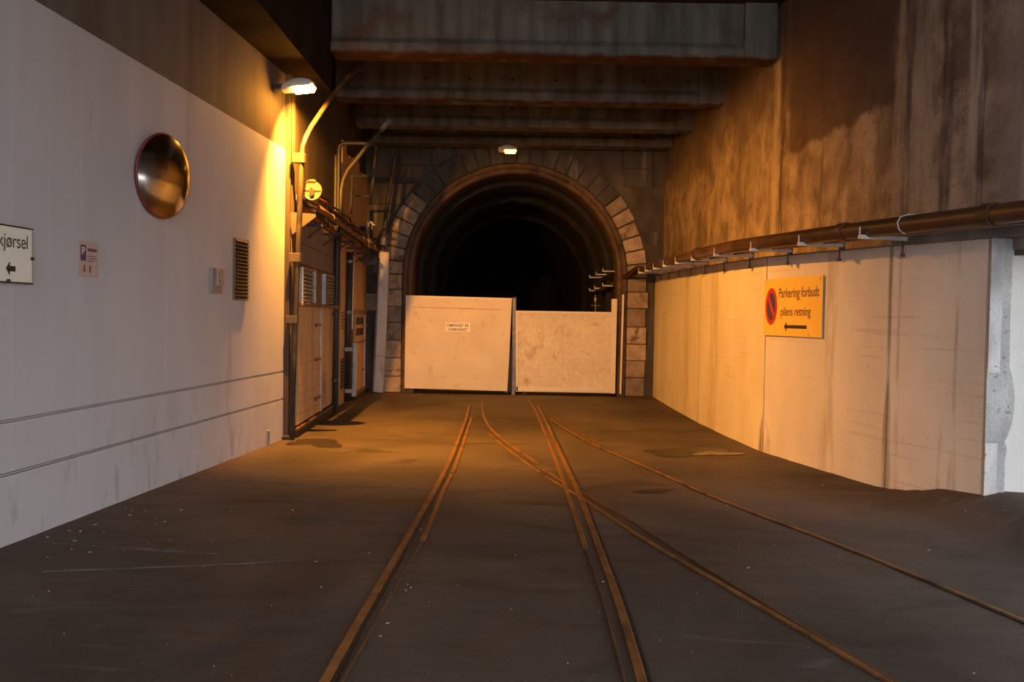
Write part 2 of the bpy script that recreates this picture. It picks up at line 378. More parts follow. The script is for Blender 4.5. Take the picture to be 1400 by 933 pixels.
nw = noise(nd, ln, 3, (1,1,1), 2); bw = nd.new('ShaderNodeBump'); bw.inputs['Strength'].default_value = 0.05; ln.new(nw.outputs[0], bw.inputs['Height']); ln.new(bw.outputs[0], bs.inputs['Normal'])
M['puddle'] = m
M['wet'] = grime('wet', (0.022,0.016,0.012), (0.042,0.03,0.023), 6, rough=0.42, fine=0.2)
# asphalt
m, nt, bs, nd, ln = newmat('asphalt')
n1 = noise(nd, ln, 0.55, (1,0.7,1), 6, (0,0,0), 0.6); r1 = ramp(nd, 0.32, 0.68); ln.new(n1.outputs[0], r1.inputs[0])
col = mixc(nd, ln, r1.outputs[0], (0.050,0.0365,0.029), (0.122,0.091,0.072))
n2 = noise(nd, ln, 0.9, (1,2.6,1), 6, (4,9,0), 1.0); r2 = ramp(nd, 0.56, 0.66); ln.new(n2.outputs[0], r2.inputs[0])
m2 = nd.new('ShaderNodeMath'); m2.operation = 'MULTIPLY'; m2.inputs[1].default_value = 0.55; ln.new(r2.outputs[0], m2.inputs[0])
col = mixc(nd, ln, m2.outputs[0], col, (0.027,0.022,0.018))
n3 = noise(nd, ln, 3.2, (0.4,1.3,1), 7, (2,5,0), 1.6); r3 = ramp(nd, 0.60, 0.72); ln.new(n3.outputs[0], r3.inputs[0])
m3 = nd.new('ShaderNodeMath'); m3.operation = 'MULTIPLY'; m3.inputs[1].default_value = 0.55; ln.new(r3.outputs[0], m3.inputs[0])
col = mixc(nd, ln, m3.outputs[0], col, (0.13,0.115,0.10))
n4 = noise(nd, ln, 90, (1,1,1), 2); r4 = ramp(nd, 0.3, 0.72, (0.72,)*3, (1.28,)*3); ln.new(n4.outputs[0], r4.inputs[0])
col = mixc(nd, ln, 1.0, col, r4.outputs[0], 'MULTIPLY')
ln.new(col, bs.inputs['Base Color'])
rr = ramp(nd, 0.35, 0.7, (0.62,)*3, (0.9,)*3); ln.new(n2.outputs[0], rr.inputs[0]); 
inv = nd.new('ShaderNodeMath'); inv.operation = 'SUBTRACT'; inv.inputs[0].default_value = 1.5; ln.new(rr.outputs[0], inv.inputs[1])
ln.new(inv.outputs[0], bs.inputs['Roughness'])
bs.inputs['Specular IOR Level'].default_value = 0.35
nb = noise(nd, ln, 120, (1,1,1), 3); bb = nd.new('ShaderNodeBump'); bb.inputs['Strength'].default_value = 0.35; bb.inputs['Distance'].default_value = 0.01
ln.new(nb.outputs[0], bb.inputs['Height']); ln.new(bb.outputs[0], bs.inputs['Normal'])
M['asphalt'] = m
M['line_paint'] = grime('line_paint', (0.065,0.052,0.044), (0.115,0.098,0.084), 5, (1,1,1), 0.45, 0.68, 0.8, fine=0.2, fscale=60)

# ================================================================ SETTING
# ---- floor: one sloping asphalt sheet that lifts towards the side opening
mb = MB()
xs = [-14,-10,-7] + [-5 + 0.25*i for i in range(49)] + [8.5,11,15]
ys = [-16,-12,-8,-5] + [-3 + 0.3*i for i in range(81)] + [24,30,38,48]
rnd = random.Random(3)
for y in ys:
    for x in xs:
        mb.v.append((x, y, floor_z(x, y) + (rnd.uniform(-0.003, 0.003) if y < 20 else 0)))
nx = len(xs)
for j in range(len(ys)-1):
    for i in range(nx-1):
        mb.f.append((j*nx+i, j*nx+i+1, (j+1)*nx+i+1, (j+1)*nx+i))
struct('floor', mb, M['asphalt'], 'dark worn asphalt floor with rails set into it', smooth=True)

# ---- left wall (white paint below, bare concrete above)
def lx(Y): return -4.133 + 0.0725 * Y
LA, LB = (lx(-4), -4), (lx(11.85), 11.85)
FL = frame((LA[0], LA[1], 0), (LB[0]-LA[0], LB[1]-LA[1]))
LL = math.hypot(LB[0]-LA[0], LB[1]-LA[1])
def wl(px, py):
    return FL.inverted() @ onv(px, py, LA, LB)
prof = [(-0.5,-0.3),(-0.5,0)]
for h in (0.462, 0.855):
    prof += [(h-0.014,0),(h-0.011,-0.03),(h-0.004,-0.03),(h-0.003,-0.004),(h+0.003,-0.004),(h+0.004,-0.03),(h+0.011,-0.03),(h+0.014,0)]
prof += [(4.03,0),(4.03,-0.3)]
wall_left = struct('wall_left', MB().extr(prof[::-1], 0, LL), M['left_paint'], 'white painted wall with two horizontal joints', FL)
obj('concrete_band', MB().box(0, LL, 4.03, 6.6, -0.3, -0.008), M['left_concrete'], wall_left)

# ---- service wall beyond it with the shed doors
DA, DB = (-3.20, 11.85), (-3.70, 20.7)
FD = frame((DA[0], DA[1], 0), (DB[0]-DA[0], DB[1]-DA[1]))
DL = math.hypot(DB[0]-DA[0], DB[1]-DA[1])
def wd(px, py):
    return FD.inverted() @ onv(px, py, DA, DB)
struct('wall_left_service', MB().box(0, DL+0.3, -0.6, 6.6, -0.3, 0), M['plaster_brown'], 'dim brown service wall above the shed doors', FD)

# ---- ceiling, corbel and beams
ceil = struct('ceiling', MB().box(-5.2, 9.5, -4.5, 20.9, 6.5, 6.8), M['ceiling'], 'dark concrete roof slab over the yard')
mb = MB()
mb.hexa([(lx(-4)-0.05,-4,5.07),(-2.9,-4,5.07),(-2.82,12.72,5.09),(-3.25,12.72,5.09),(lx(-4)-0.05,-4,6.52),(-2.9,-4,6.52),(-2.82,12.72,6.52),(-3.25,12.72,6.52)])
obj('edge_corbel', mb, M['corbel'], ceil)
BEAMS = [(12.6,-2.82,3.94,3.99),(15.3,-2.98,3.86,4.01),(17.66,-3.05,3.9,4.07),(19.8,-3.07,3.85,4.15)]
for k, (Y, x0, x1, zr) in enumerate(BEAMS):
    zb = EYE + zr
    pf = [(Y,zb),(Y+0.42,zb),(Y+0.42,6.52),(Y+0.06,6.52),(Y+0.06,zb+0.24),(Y,zb+0.15)]
    bm_ = obj('beam', MB().extr(pf, x0-0.35 if k else x0, x1-0.5), M['beam'], ceil, bevel=0.012)
    obj('end_block', MB().box(x1-0.5, x1, Y, Y+0.42, zb, 6.52), M['beam'], bm_, bevel=0.03)
    if k:
        n = 8
        for i in range(n):
            xx = x0 + 0.5 + (x1-x0-1.2)*i/(n-1)
            obj('tie_hole', MB().lathe([(0.03,-0.004),(0.03,0.004)], 8), M['black'], bm_, Matrix.Translation((xx, Y+0.056, zb+0.40)) @ Matrix.Rotation(math.pi/2, 4, 'X'))

# ---- right wall: painted lower panels, stained concrete above, lintel over the side opening
RW = [(3.54,20.7),(3.44,17.5),(3.40,15.0),(3.42,13.2),(3.50,11.42),(3.70,10.4),(3.92,9.35),(4.03,8.84),(4.36,7.61)]
def rx(Y):
    for (xa,ya),(xb,yb) in zip(RW, RW[1:]):
        if yb <= Y <= ya or (ya, xa) == (RW[0][1], RW[0][0]) and Y > ya:
            return xa + (xb-xa)*(Y-ya)/(yb-ya)
    return 4.36 + 0.268*(7.61-Y)
def rtop(Y): return EYE + 0.81 + (1.12-0.81)*(Y-7.61)/(20.7-7.61)
def ux(Y):
    U = [(3.72,20.7),(3.78,16),(4.0,12.6),(4.08,11.2),(4.2,9.06),(4.55,7.61),(7.6,-4.5)]
    for (xa,ya),(xb,yb) in zip(U, U[1:]):
        if yb <= Y <= ya: return xa + (xb-xa)*(Y-ya)/(yb-ya)
    return U[0][0]
def wall_strip(Ys, xf, zlo, zhi, thick, nz=1):
    mb = MB()
    n = len(Ys)
    for off in (0, thick):
        for Y in Ys:
            mb.v.append((xf(Y)+off, Y, zlo(Y))); mb.v.append((xf(Y)+off, Y, zhi(Y)))
    for i in range(n-1):
        a, b, c, d = 2*i, 2*i+1, 2*i+3, 2*i+2
        o = 2*n
        mb.f += [(a,d,c,b),(a+o,b+o,c+o,d+o),(b,c,c+o,b+o),(a,a+o,d+o,d)]
    o = 2*n
    mb.f += [(0,1,1+o,o),(2*n-2,2*n-2+o,2*n-1+o,2*n-1)]
    return mb
def span(a, b, step=0.5):
    n = max(1, int(abs(b-a)/step)); return [a+(b-a)*i/n for i in range(n+1)]
wall_right = struct('wall_right', wall_strip(span(20.7,7.66), lambda Y: rx(Y)+0.04, lambda Y: -0.5, lambda Y: rtop(Y)-0.01, 0.16), M['mortar'], 'curving painted wall carrying the long pipe')
JY = [20.7, 15.0, 11.42, 8.84, 7.61]
for a, b in zip(JY, JY[1:]):
    obj('wall_panel', wall_strip(span(a-0.009, b+(0.009 if b > 8 else 0), 0.35), rx, lambda Y: -0.4, rtop, 0.2), M['right_paint'], wall_right)
up_wall = struct('wall_right_upper', wall_strip(span(20.7,-4.5), lambda Y: ux(Y)+0.05, lambda Y: rtop(Y)-0.15, lambda Y: 6.55, 0.3), M['mortar'], 'tall water stained concrete wall above the pipe')
JU = [20.7, 15.4, 12.55, 9.0, 7.95, -4.5]
for a, b in zip(JU, JU[1:]):
    obj('concrete_panel', wall_strip(span(a-0.006, b+0.006), ux, lambda Y: rtop(Y)-0.1, lambda Y: 6.54, 0.25), M['right_concrete'], up_wall)
obj('ledge', wall_strip(span(20.7,8.84), lambda Y: rx(Y)+0.02, lambda Y: rtop(Y)-0.02, lambda Y: rtop(Y)+0.02, 0.6), M['lintel'], up_wall)
obj('lintel', wall_strip(span(8.84,-4.5), lambda Y: rx(Y)-0.01, lambda Y: rtop(Y)+0.005, lambda Y: rtop(Y)+0.15, 0.5), M['lintel'], up_wall)
# jamb of the side opening, two strips of bare chipped concrete
jx, jy = 4.36, 7.61
jz = rtop(jy)
right_edge = [(0.19,-0.3),(0.185,0.45),(0.20,0.55),(0.175,0.62),(0.205,0.68),(0.235,0.78),(0.252,0.90),(0.255,1.02),(0.245,1.12),(0.225,1.22),(0.20,1.30),(0.195,1.5),(0.19,1.8),(0.195,2.1),(0.19,jz)]
obj('jamb_face', MB().prism([(-0.005,-0.3)] + right_edge + [(-0.005,jz)], 0, 0.03), M['bare_concrete'], wall_right, Matrix.Translation((jx, jy-0.02, 0)) @ Matrix.Rotation(math.pi/2, 4, 'X'))
obj('jamb_rib', MB().box(jx-0.006, jx+0.105, jy-0.062, jy-0.05, 1.25, jz).box(jx-0.006, jx+0.105, jy-0.062, jy-0.05, -0.3, 0.6), M['jamb_paint'], wall_right)
rec = struct('wall_right_recess', MB().hexa([(jx+0.16,jy+0.02,-0.3),(10.5,jy-1.2,-0.3),(10.5,jy-0.9,-0.3),(jx+0.16,jy+0.3,-0.3),(jx+0.16,jy+0.02,2.6),(10.5,jy-1.2,2.6),(10.5,jy-0.9,2.6),(jx+0.16,jy+0.3,2.6)]), M['white_paint'], 'white painted wall set back beyond the side opening')
# ---- portal wall at the tunnel mouth
PY = 20.6
FP = frame((0, PY, 0), (1, 0))
pc = at(704, 378, PY)
cx, cz = pc.x, pc.z
pxm = PY / F
RIN, RLIP, ROUT = 139*pxm, 153*pxm, 180*pxm
def fbase(): return -GRADE * PY
mb = MB()
X0, X1, Z1 = -5.0, 4.6, 6.6
angs = sorted(set([math.pi*i/48 for i in range(49)] + [math.atan2(Z1-cz, X1-cx), math.atan2(Z1-cz, X0-cx)]))
def edge(a):
    c, s = math.cos(a), math.sin(a)
    t = 1e9
    if c > 1e-6: t = min(t, (X1-cx)/c)
    if c < -1e-6: t = min(t, (X0-cx)/c)
    if s > 1e-6: t = min(t, (Z1-cz)/s)
    return (cx+c*t, cz+s*t)
n = len(angs)
for zz in (0, -0.7):
    for a in angs:
        mb.v.append((cx+RLIP*math.cos(a), cz+RLIP*math.sin(a), zz)); e = edge(a); mb.v.append((e[0], e[1], zz))
for i in range(n-1):
    mb.f.append((2*i, 2*i+1, 2*i+3, 2*i+2))
mb.box(X0, cx-RLIP, -0.6, cz, -0.7, 0); mb.box(cx+RLIP, X1, -0.6, cz, -0.7, 0)
wall_back = struct('wall_back', mb, M['spandrel_b'], 'dark stone portal wall around the tunnel mouth', FP)
def arch_path(nj=4, na=40):
    P = []
    for i in range(nj): P.append(('j', -1, fbase()-0.2 + (cz-fbase()+0.2)*i/nj))
    for i in range(na+1): P.append(('a', math.pi*(1-i/na), 0))
    for i in range(nj-1, -1, -1): P.append(('j', 1, fbase()-0.2 + (cz-fbase()+0.2)*i/nj))
    return P
def arch_sweep(prof, closed=True):
    mb = MB(); P = arch_path(); n = len(prof)
    for p in P:
        for r, z in prof:
            if p[0] == 'j': mb.v.append((cx+p[1]*r, p[2], z))
            else: mb.v.append((cx+r*math.cos(p[1]), cz+r*math.sin(p[1]), z))
    for i in range(len(P)-1):
        for k in range(n if closed else n-1):
            mb.f.append((i*n+k, i*n+(k+1)%n, (i+1)*n+(k+1)%n, (i+1)*n+k))
    return mb
obj('arch_rim', arch_sweep([(RIN,-0.5),(RIN,0.02),(RIN+0.03,0.07),(RIN+0.10,0.09),(RIN+0.13,0.06),(RIN+0.16,0.085),(RLIP-0.02,0.085),(RLIP,0.05),(RLIP,-0.5)]), M['rim'], wall_back)
st = [M['stone_a'], M['stone_b'], M['stone_c'], M['stone_a']]
def stone_prism(poly, z0, z1, mat, name='stone'):
    return obj(name, MB().prism(poly, z0, z1), mat, wall_back, bevel=0.012)
nA = 28
rs = random.Random(11)
for i in range(nA):
    a0 = math.pi*i/nA + 0.006; a1 = math.pi*(i+1)/nA - 0.006
    ro = ROUT + rs.uniform(-0.03, 0.03); ri = RLIP + 0.012
    poly = [(cx+ri*math.cos(a0), cz+ri*math.sin(a0)),(cx+ro*math.cos(a0), cz+ro*math.sin(a0)),(cx+ro*math.cos((a0+a1)/2), cz+ro*math.sin((a0+a1)/2)),(cx+ro*math.cos(a1), cz+ro*math.sin(a1)),(cx+ri*math.cos(a1), cz+ri*math.sin(a1))]
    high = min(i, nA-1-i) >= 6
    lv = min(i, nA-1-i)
    stone_prism(poly, -0.05, 0.055+rs.uniform(-0.015, 0.015), M['spandrel'] if lv >= 6 else M['stone_c'] if lv == 5 else st[rs.randrange(4)], 'voussoir')  # uppermost ring stones darker: shade above the lamp's cutoff put into the colour
for sgn in (-1, 1):
    z = fbase()
    while z < cz - 0.1:
        h = min(rs.uniform(0.40, 0.47), cz - z)
        if cz - (z+h) < 0.2: h = cz - z
        xa, xb = cx + sgn*(RLIP+0.012), cx + sgn*(ROUT+rs.uniform(-0.03, 0.04))
        x_0, x_1 = min(xa, xb), max(xa, xb)
        b = obj('stone', MB().box(x_0, x_1, z+0.008, z+h-0.008, -0.05, 0.06+rs.uniform(-0.02, 0.03)), st[rs.randrange(3)], wall_back, bevel=0.02)
        z += h
# coursed rubble of the spandrels
z = fbase()
while z < 6.3:
    h = rs.uniform(0.34, 0.55)
    x = X0 + rs.uniform(0, 0.4)
    while x < X1 - 0.1:
        wd_ = rs.uniform(0.4, 0.85)
        a0, a1, b0, b1 = x+0.008, x+wd_-0.008, z+0.008, z+h-0.008
        if a0 > -4.1 and a1 < 3.95:
            ring = [(a0+(a1-a0)*q/4, b0) for q in range(4)] + [(a1, b0+(b1-b0)*q/4) for q in range(4)] + [(a1-(a1-a0)*q/4, b1) for q in range(4)] + [(a0, b1-(b1-b0)*q/4) for q in range(4)]
            out, n_in = [], 0
            for (px_, pz_) in ring:
                if pz_ < cz:
                    if abs(px_-cx) < ROUT+0.05: n_in += 1; px_ = cx + math.copysign(ROUT+0.05, px_-cx)
                else:
                    d_ = math.hypot(px_-cx, pz_-cz)
                    if d_ < ROUT+0.05: n_in += 1; px_, pz_ = cx+(px_-cx)*(ROUT+0.05)/d_, cz+(pz_-cz)*(ROUT+0.05)/d_
                out.append((px_ + rs.uniform(-0.006,0.006), pz_ + rs.uniform(-0.006,0.006)))
            if n_in <= 6:
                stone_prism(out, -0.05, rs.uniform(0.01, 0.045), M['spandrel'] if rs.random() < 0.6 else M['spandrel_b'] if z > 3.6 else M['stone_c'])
        x += wd_
    z += h
# tunnel vault behind
mb = MB(); P = arch_path(2, 36)
rings = [(RIN+0.02,-0.3),(RIN-0.02,-0.95),(RIN-0.13,-0.97),(RIN-0.15,-1.75),(RIN-0.02,-1.8),(RIN-0.06,-3.2),(RIN-0.22,-3.25),(RIN-0.22,-4.0),(RIN-0.05,-4.05),(RIN-0.12,-7),(RIN-0.25,-7.1),(RIN-0.2,-8),(RIN-0.05,-8.1),(RIN-0.1,-14),(RIN-0.1,-25)]
rq = random.Random(5)
for q, (r, zz) in enumerate(rings):
    for p in P:
        rr_ = r + (rq.uniform(-0.03, 0.03) if q > 4 else 0)
        if p[0] == 'j': mb.v.append((cx+p[1]*rr_, p[2], zz))
        else: mb.v.append((cx+rr_*math.cos(p[1]), cz+rr_*math.sin(p[1]), zz))
n = len(P)
for i in range(len(rings)-1):
    for k in range(n-1): mb.f.append((i*n+k, i*n+k+1, (i+1)*n+k+1, (i+1)*n+k))
mb.f.append(tuple((len(rings)-1)*n + k for k in range(n)))
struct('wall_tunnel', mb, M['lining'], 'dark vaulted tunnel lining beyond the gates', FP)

# ================================================================ GATES
GY = 20.45
def gate_pts(px, py): return FP.inverted() @ at(px, py, GY)
def quad_slab(name, corners, z0, z1, mat, parent, bevel=0.0):     # corners: tl, tr, br, bl in portal frame
    tl, tr, br, bl = [(p[0], p[1]) for p in corners]
    return obj(name, MB().prism([bl, br, tr, tl], z0, z1), mat, parent, bevel=bevel)
gz = PY - GY
def root_at(px, py, Y, *a):
    m = frame(at(px, py, Y), (1, 0)); return thing(a[0], m, *a[1:]), m
def child_prism(name, M0, corners, Y, d0, d1, mat, parent, bevel=0.0):   # corners are picture points on the plane at depth Y, d0..d1 thickness toward the viewer
    inv = M0.inverted()
    pts = [inv @ at(x, y, Y) for x, y in corners]
    z = pts[0].z
    return obj(name, MB().prism([(p.x, p.y) for p in pts][::-1], z+d0, z+d1), mat, parent, bevel=bevel)
g1, m1 = root_at(626, 538, GY, 'gate', 'tall pale gate leaf with a small printed notice', 'gate')
child_prism('panel', m1, [(555,404),(700,408),(694,535),(553,531)], GY, 0, 0.04, M['gate'], g1, 0.005)
child_prism('top_batten', m1, [(556,404),(700,408),(700,411),(556,407)], GY, 0.04, 0.05, M['gate_rail'], g1)
for (xa, ya, xb, yb) in ((566,419.5,606,421),(592,420.6,648,421.6),(628,421.8,685,423)):
    child_prism('crease', m1, [(xa,ya),(xb,yb),(xb,yb+0.9),(xa,ya+0.9)], GY, 0.039, 0.042, M['beige_box'], g1)
child_prism('lower_slot', m1, [(697,474),(700.5,474),(699,535),(693.5,535)], GY, 0.035, 0.047, M['black'], g1)
for xx in (560, 690):
    child_prism('hanger_foot', m1, [(xx,530),(xx+5,530),(xx+5,537.5),(xx,537.5)], GY, -0.06, 0.0, M['steel_dark'], g1)
g2, m2_ = root_at(772, 540, GY, 'gate', 'lower scuffed pale gate leaf with a raised end stile', 'gate')
child_prism('panel', m2_, [(705,427),(842,429),(840,538),(705,535.5)], GY, 0, 0.03, M['gate_scuffed'], g2, 0.004)
child_prism('top_rail', m2_, [(705,425),(837,427),(837,430),(705,428)], GY, 0.0, 0.06, M['gate_rail'], g2)
child_prism('bottom_rail', m2_, [(706,528.5),(833,531.5),(833,537),(706,535)], GY, 0.03, 0.05, M['gate_rail'], g2)
child_prism('stile', m2_, [(705,427),(708.5,427),(708,535.5),(705,535.5)], GY, 0.03, 0.05, M['gate_rail'], g2)
child_prism('raised_stile', m2_, [(836,409),(843.5,409),(840.5,538),(834,538)], GY, 0.0, 0.06, M['gate_rail'], g2, 0.004)
for xx in (715, 825):
    child_prism('hanger_foot', m2_, [(xx,534),(xx+5,534),(xx+5,539),(xx,539)], GY, -0.06, 0.0, M['steel_dark'], g2)
gp, mp_ = root_at(703, 540, GY, 'gate_post', 'slim grey steel post between the two gate leaves', 'post')
child_prism('post', mp_, [(701,408),(705.5,408),(704,540),(699.5,540)], GY+0.1, 0, 0.08, M['steel_grey'], gp)
child_prism('post_cap', mp_, [(700.5,406.5),(706,406.5),(706,408.5),(700.5,408.5)], GY+0.1, -0.01, 0.09, M['steel_dark'], gp)
ep, mp2 = root_at(848, 540, GY, 'edge_post', 'thin upright steel strip against the right portal stones', 'post')
child_prism('strip', mp2, [(850.5,403),(853,403),(849,541),(846.5,541)], PY-0.12, 0, 0.05, M['gate_rail'], ep)
child_prism('strip_base', mp2, [(843,538.5),(851,538.5),(851,542),(843,542)], PY-0.12, -0.01, 0.07, M['steel_dark'], ep)
# notice on the tall leaf
nm = frame(at(626, 447.5, GY-0.047), (1, 0.0))
nt_ = thing('notice', nm, 'small white notice with two lines of black capitals', 'sign')
k = GY / F
hw, hh = 17.0*k, 6.3*k
obj('board', MB().box(-hw, hw, -hh, hh, 0, 0.004), M['sticker'], nt_)
lettering('lettering', 'OMR\u00c5DET ER', M['print_black'], nt_, -hw*0.88, hw*0.88, hh*0.08, hh*0.82, 0.0055)
lettering('lettering', 'OVERV\u00c5KET', M['print_black'], nt_, -hw*0.76, hw*0.76, -hh*0.82, -hh*0.06, 0.0055)

# ================================================================ RAILS
def floor_line(pxs, hgt=0.0, step=0.35):
    raw = [fl(x, y) for x, y in pxs]
    out = []
    for a, b in zip(raw, raw[1:]):
        n = max(1, int((b-a).length/step))
        out += [a.lerp(b, i/n) for i in range(n)]
    out.append(raw[-1])
    for _ in range(3):
        out = [out[0]] + [(out[i-1]+out[i]*2+out[i+1])/4 for i in range(1, len(out)-1)] + [out[-1]]
    return [Vector((p.x, p.y, floor_z(p.x, p.y)+hgt)) for p in out]
def ribbon(pts, prof):                # sweep an open (offset, height) profile along floor points
    mb = MB(); n = len(prof)
    for i, p in enumerate(pts):
        t = (pts[min(i+1, len(pts)-1)] - pts[max(i-1, 0)]); t.z = 0; t.normalize()
        s = Vector((t.y, -t.x, 0))
        for o, h in prof: mb.v.append(tuple(p + s*o + Vector((0, 0, h))))
    for i in range(len(pts)-1):
        for k in range(n-1): mb.f.append((i*n+k, (i+1)*n+k, (i+1)*n+k+1, i*n+k+1))
    mb.f.append(tuple(range(n))); mb.f.append(tuple((len(pts)-1)*n+k for k in range(n))[::-1])
    return mb
def rail(pxs, wdt, label, mat='rust', h=0.013, groove=None):
    pts = floor_line(pxs)
    a = wdt/2
    prof = [(-a,-0.05),(-a,h*0.7),(-a*0.75,h),(a*0.75,h),(a,h*0.7),(a,-0.05)]
    if groove is None:
        o = obj('rail', ribbon(pts, prof), M[mat], bevel=0.0)
        return tag(o, label, 'rail', 'rails set in the asphalt')
    m = Matrix.Translation(pts[len(pts)//2])
    t = thing('rail', m, label, 'rail', 'rails set in the asphalt')
    inv = m.inverted()
    obj('rail_head', ribbon(pts, prof).moved(inv), M[mat], t)
    g0, g1_ = groove
    obj('flangeway', ribbon(pts, [(g0,-0.03),(g0,0.005),((g0+g1_)/2,0.006),(g1_,0.005),(g1_,-0.03)]).moved(inv), M['black'], t)
    return t
rail([(425,968),(444.6,932),(493,846),(528.6,786),(557,736),(602,658),(618,625),(630.6,591),(638,571),(641,556)], 0.052, 'left running rail of the straight track, rusty and longest', groove=(0.03,0.05))
rail([(644.7,572),(638,592),(633,609),(626,630),(619,648)], 0.045, 'short check rail beside the left running rail near the gates')
rail([(618,650),(602,676),(599.7,694),(590,714),(577,741)], 0.04, 'kinked check rail beside the left running rail, nearer piece')
rail([(577,741),(540,806),(505,868),(468,932),(452,960)], 0.014, 'thin rusty flange strip beside the left running rail', 'rail_dark', 0.012)
rail([(722,547),(731,560),(734.7,568),(751,607),(767,648),(773,666),(782,692),(790,715),(800,750)], 0.042, 'inner check rail beside the right running rail of the straight track')
rail([(801,752),(804,757),(829,836),(854,932),(862,965)], 0.014, 'thin rusty flange strip beside the right running rail', 'rail_dark', 0.012)
rail([(735,556),(746,576),(764,615),(780,650),(790,671),(800,696),(816,743),(846,821),(878,932),(887,968)], 0.05, 'right running rail of the straight track, crossed by the diverging rail', groove=(-0.05,-0.03))
rail([(658.5,550),(660,568),(669,586),(687,602),(710,618),(736,635)], 0.04, 'curved switch rail bending right between the two straight rails')
rail([(667,593),(690,611),(719,634),(769,667),(795,681),(810,689),(840,711),(875,738),(900,752),(960,784),(1072,848),(1140,892),(1216,933),(1262,958)], 0.04, 'long diverging rail that crosses the straight track and runs to the lower right', groove=(-0.042,-0.024))
rail([(744,643),(757,651),(770,660)], 0.04, 'stubby rail piece just before the crossing')
rail([(790,671),(803,682),(826,690),(850,706),(880,725),(900,736),(932,757),(1000,801),(1085,852),(1220,932),(1255,953)], 0.022, 'thin guard strip along the diverging rail', 'rail_dark', 0.016)
rail([(751,573),(777,590),(800,603),(823,614.6),(880,638),(900,646),(948,670),(1060,714),(1156,748),(1244,786),(1320,816),(1400,850),(1450,872)], 0.036, 'far right rail of the diverging track sweeping to the right edge', groove=(0.022,0.036))
rail([(753,571),(770,580),(790,591),(810,603),(823,611)], 0.03, 'short thin guard strip beside the far right rail near the gates', 'rail_dark', 0.016)

# ---- faded bay lines, puddle, debris
for pxs, wdt, lab in (([(40,738),(90,745),(150,749),(230,752),(300,757)], 0.06, 'faded white bay line nearest the left wall'),
                      ([(262,655),(330,660),(420,663),(500,665),(590,669)], 0.045, 'faded bay line reaching towards the left rail, farther off'),
                      ([(60,781),(140,778),(250,776),(330,772),(405,766)], 0.035, 'worn faint line nearest the camera on the left floor')):
    pts = floor_line(pxs, 0.0)
    a = wdt/2
    tag(obj('bay_line', ribbon(pts, [(-a,-0.02),(-a,0.005),(a,0.005),(a,-0.02)]), M['line_paint']), lab, 'marking', 'faded floor lines')
def pool(name, cxp, cyp, rxp, ryp, label, mat, seed, lift):
    rp = random.Random(seed); n = 72
    ph = [rp.uniform(0, 6.28) for _ in range(6)]; am = [0.30, 0.22, 0.16, 0.12, 0.09, 0.07]
    mb = MB()
    for i in range(n):
        a = 2*math.pi*i/n
        k = 1 + sum(am[q]*math.sin((q+2)*a+ph[q]) for q in range(6))
        p = fl(cxp + rxp*k*math.cos(a), cyp + ryp*k*math.sin(a))
        mb.v.append((p.x, p.y, floor_z(p.x, p.y)+lift))
    mb.f.append(tuple(range(n)))
    return tag(obj(name, mb, mat), label, 'puddle')
pool('puddle', 978, 621, 24, 3.2, 'small shining puddle near the painted right wall', M['puddle'], 4, 0.008)
pool('wet_patch', 935, 618, 48, 5.5, 'dull wet patch around the shining puddle', M['wet'], 9, 0.0055)
pool('wet_patch', 893, 672, 26, 2.6, 'dark damp stain between the diverging rails', M['wet'], 5, 0.0055)
pool('wet_patch', 432, 606, 45, 4.0, 'dark damp stain before the wide shed door', M['wet'], 6, 0.0055)
mb = MB(); rl = random.Random(21)
spots = [(178,705),(225,714),(248,698),(181,698),(123,756),(110,727),(65,735),(400,698),(385,637),(375,647),(285,642),(102,740),(130,718),(1125,664),(1078,654),(1023,777),(994,692),(555,808),(535,811),(530,853),(520,871),(825,796),(505,757),(432,769),(575,724),(900,640),(1320,714),(1270,753),(290,742),(204,744)]
for i in range(150):
    spots.append((rl.uniform(60,420), rl.uniform(640,760)) if rl.random() < 0.25 else (rl.uniform(40,1380), rl.uniform(600,925)))
for i, (x, y) in enumerate(spots):
    p = fl(x, y)
    if p.x < lx(p.y)+0.06 or p.x > rx(p.y)-0.1: continue
    s = rl.uniform(0.010, 0.022) if i < 30 else rl.uniform(0.002, 0.006)
    a = rl.uniform(0, 6.28); z = floor_z(p.x, p.y)
    q = [(p.x+s*k*math.cos(a+b), p.y+s*k*math.sin(a+b)) for b, k in ((0,1),(1.7,rl.uniform(.4,.8)),(3.1,1),(4.6,rl.uniform(.4,.8)))]
    mb.hexa([(u, v, z-0.001) for u, v in q] + [(u, v, z+0.006) for u, v in q])
tag(obj('floor_debris', mb, M['litter']), 'pale crumbs and scraps of litter scattered over the asphalt', 'debris', kind='stuff')

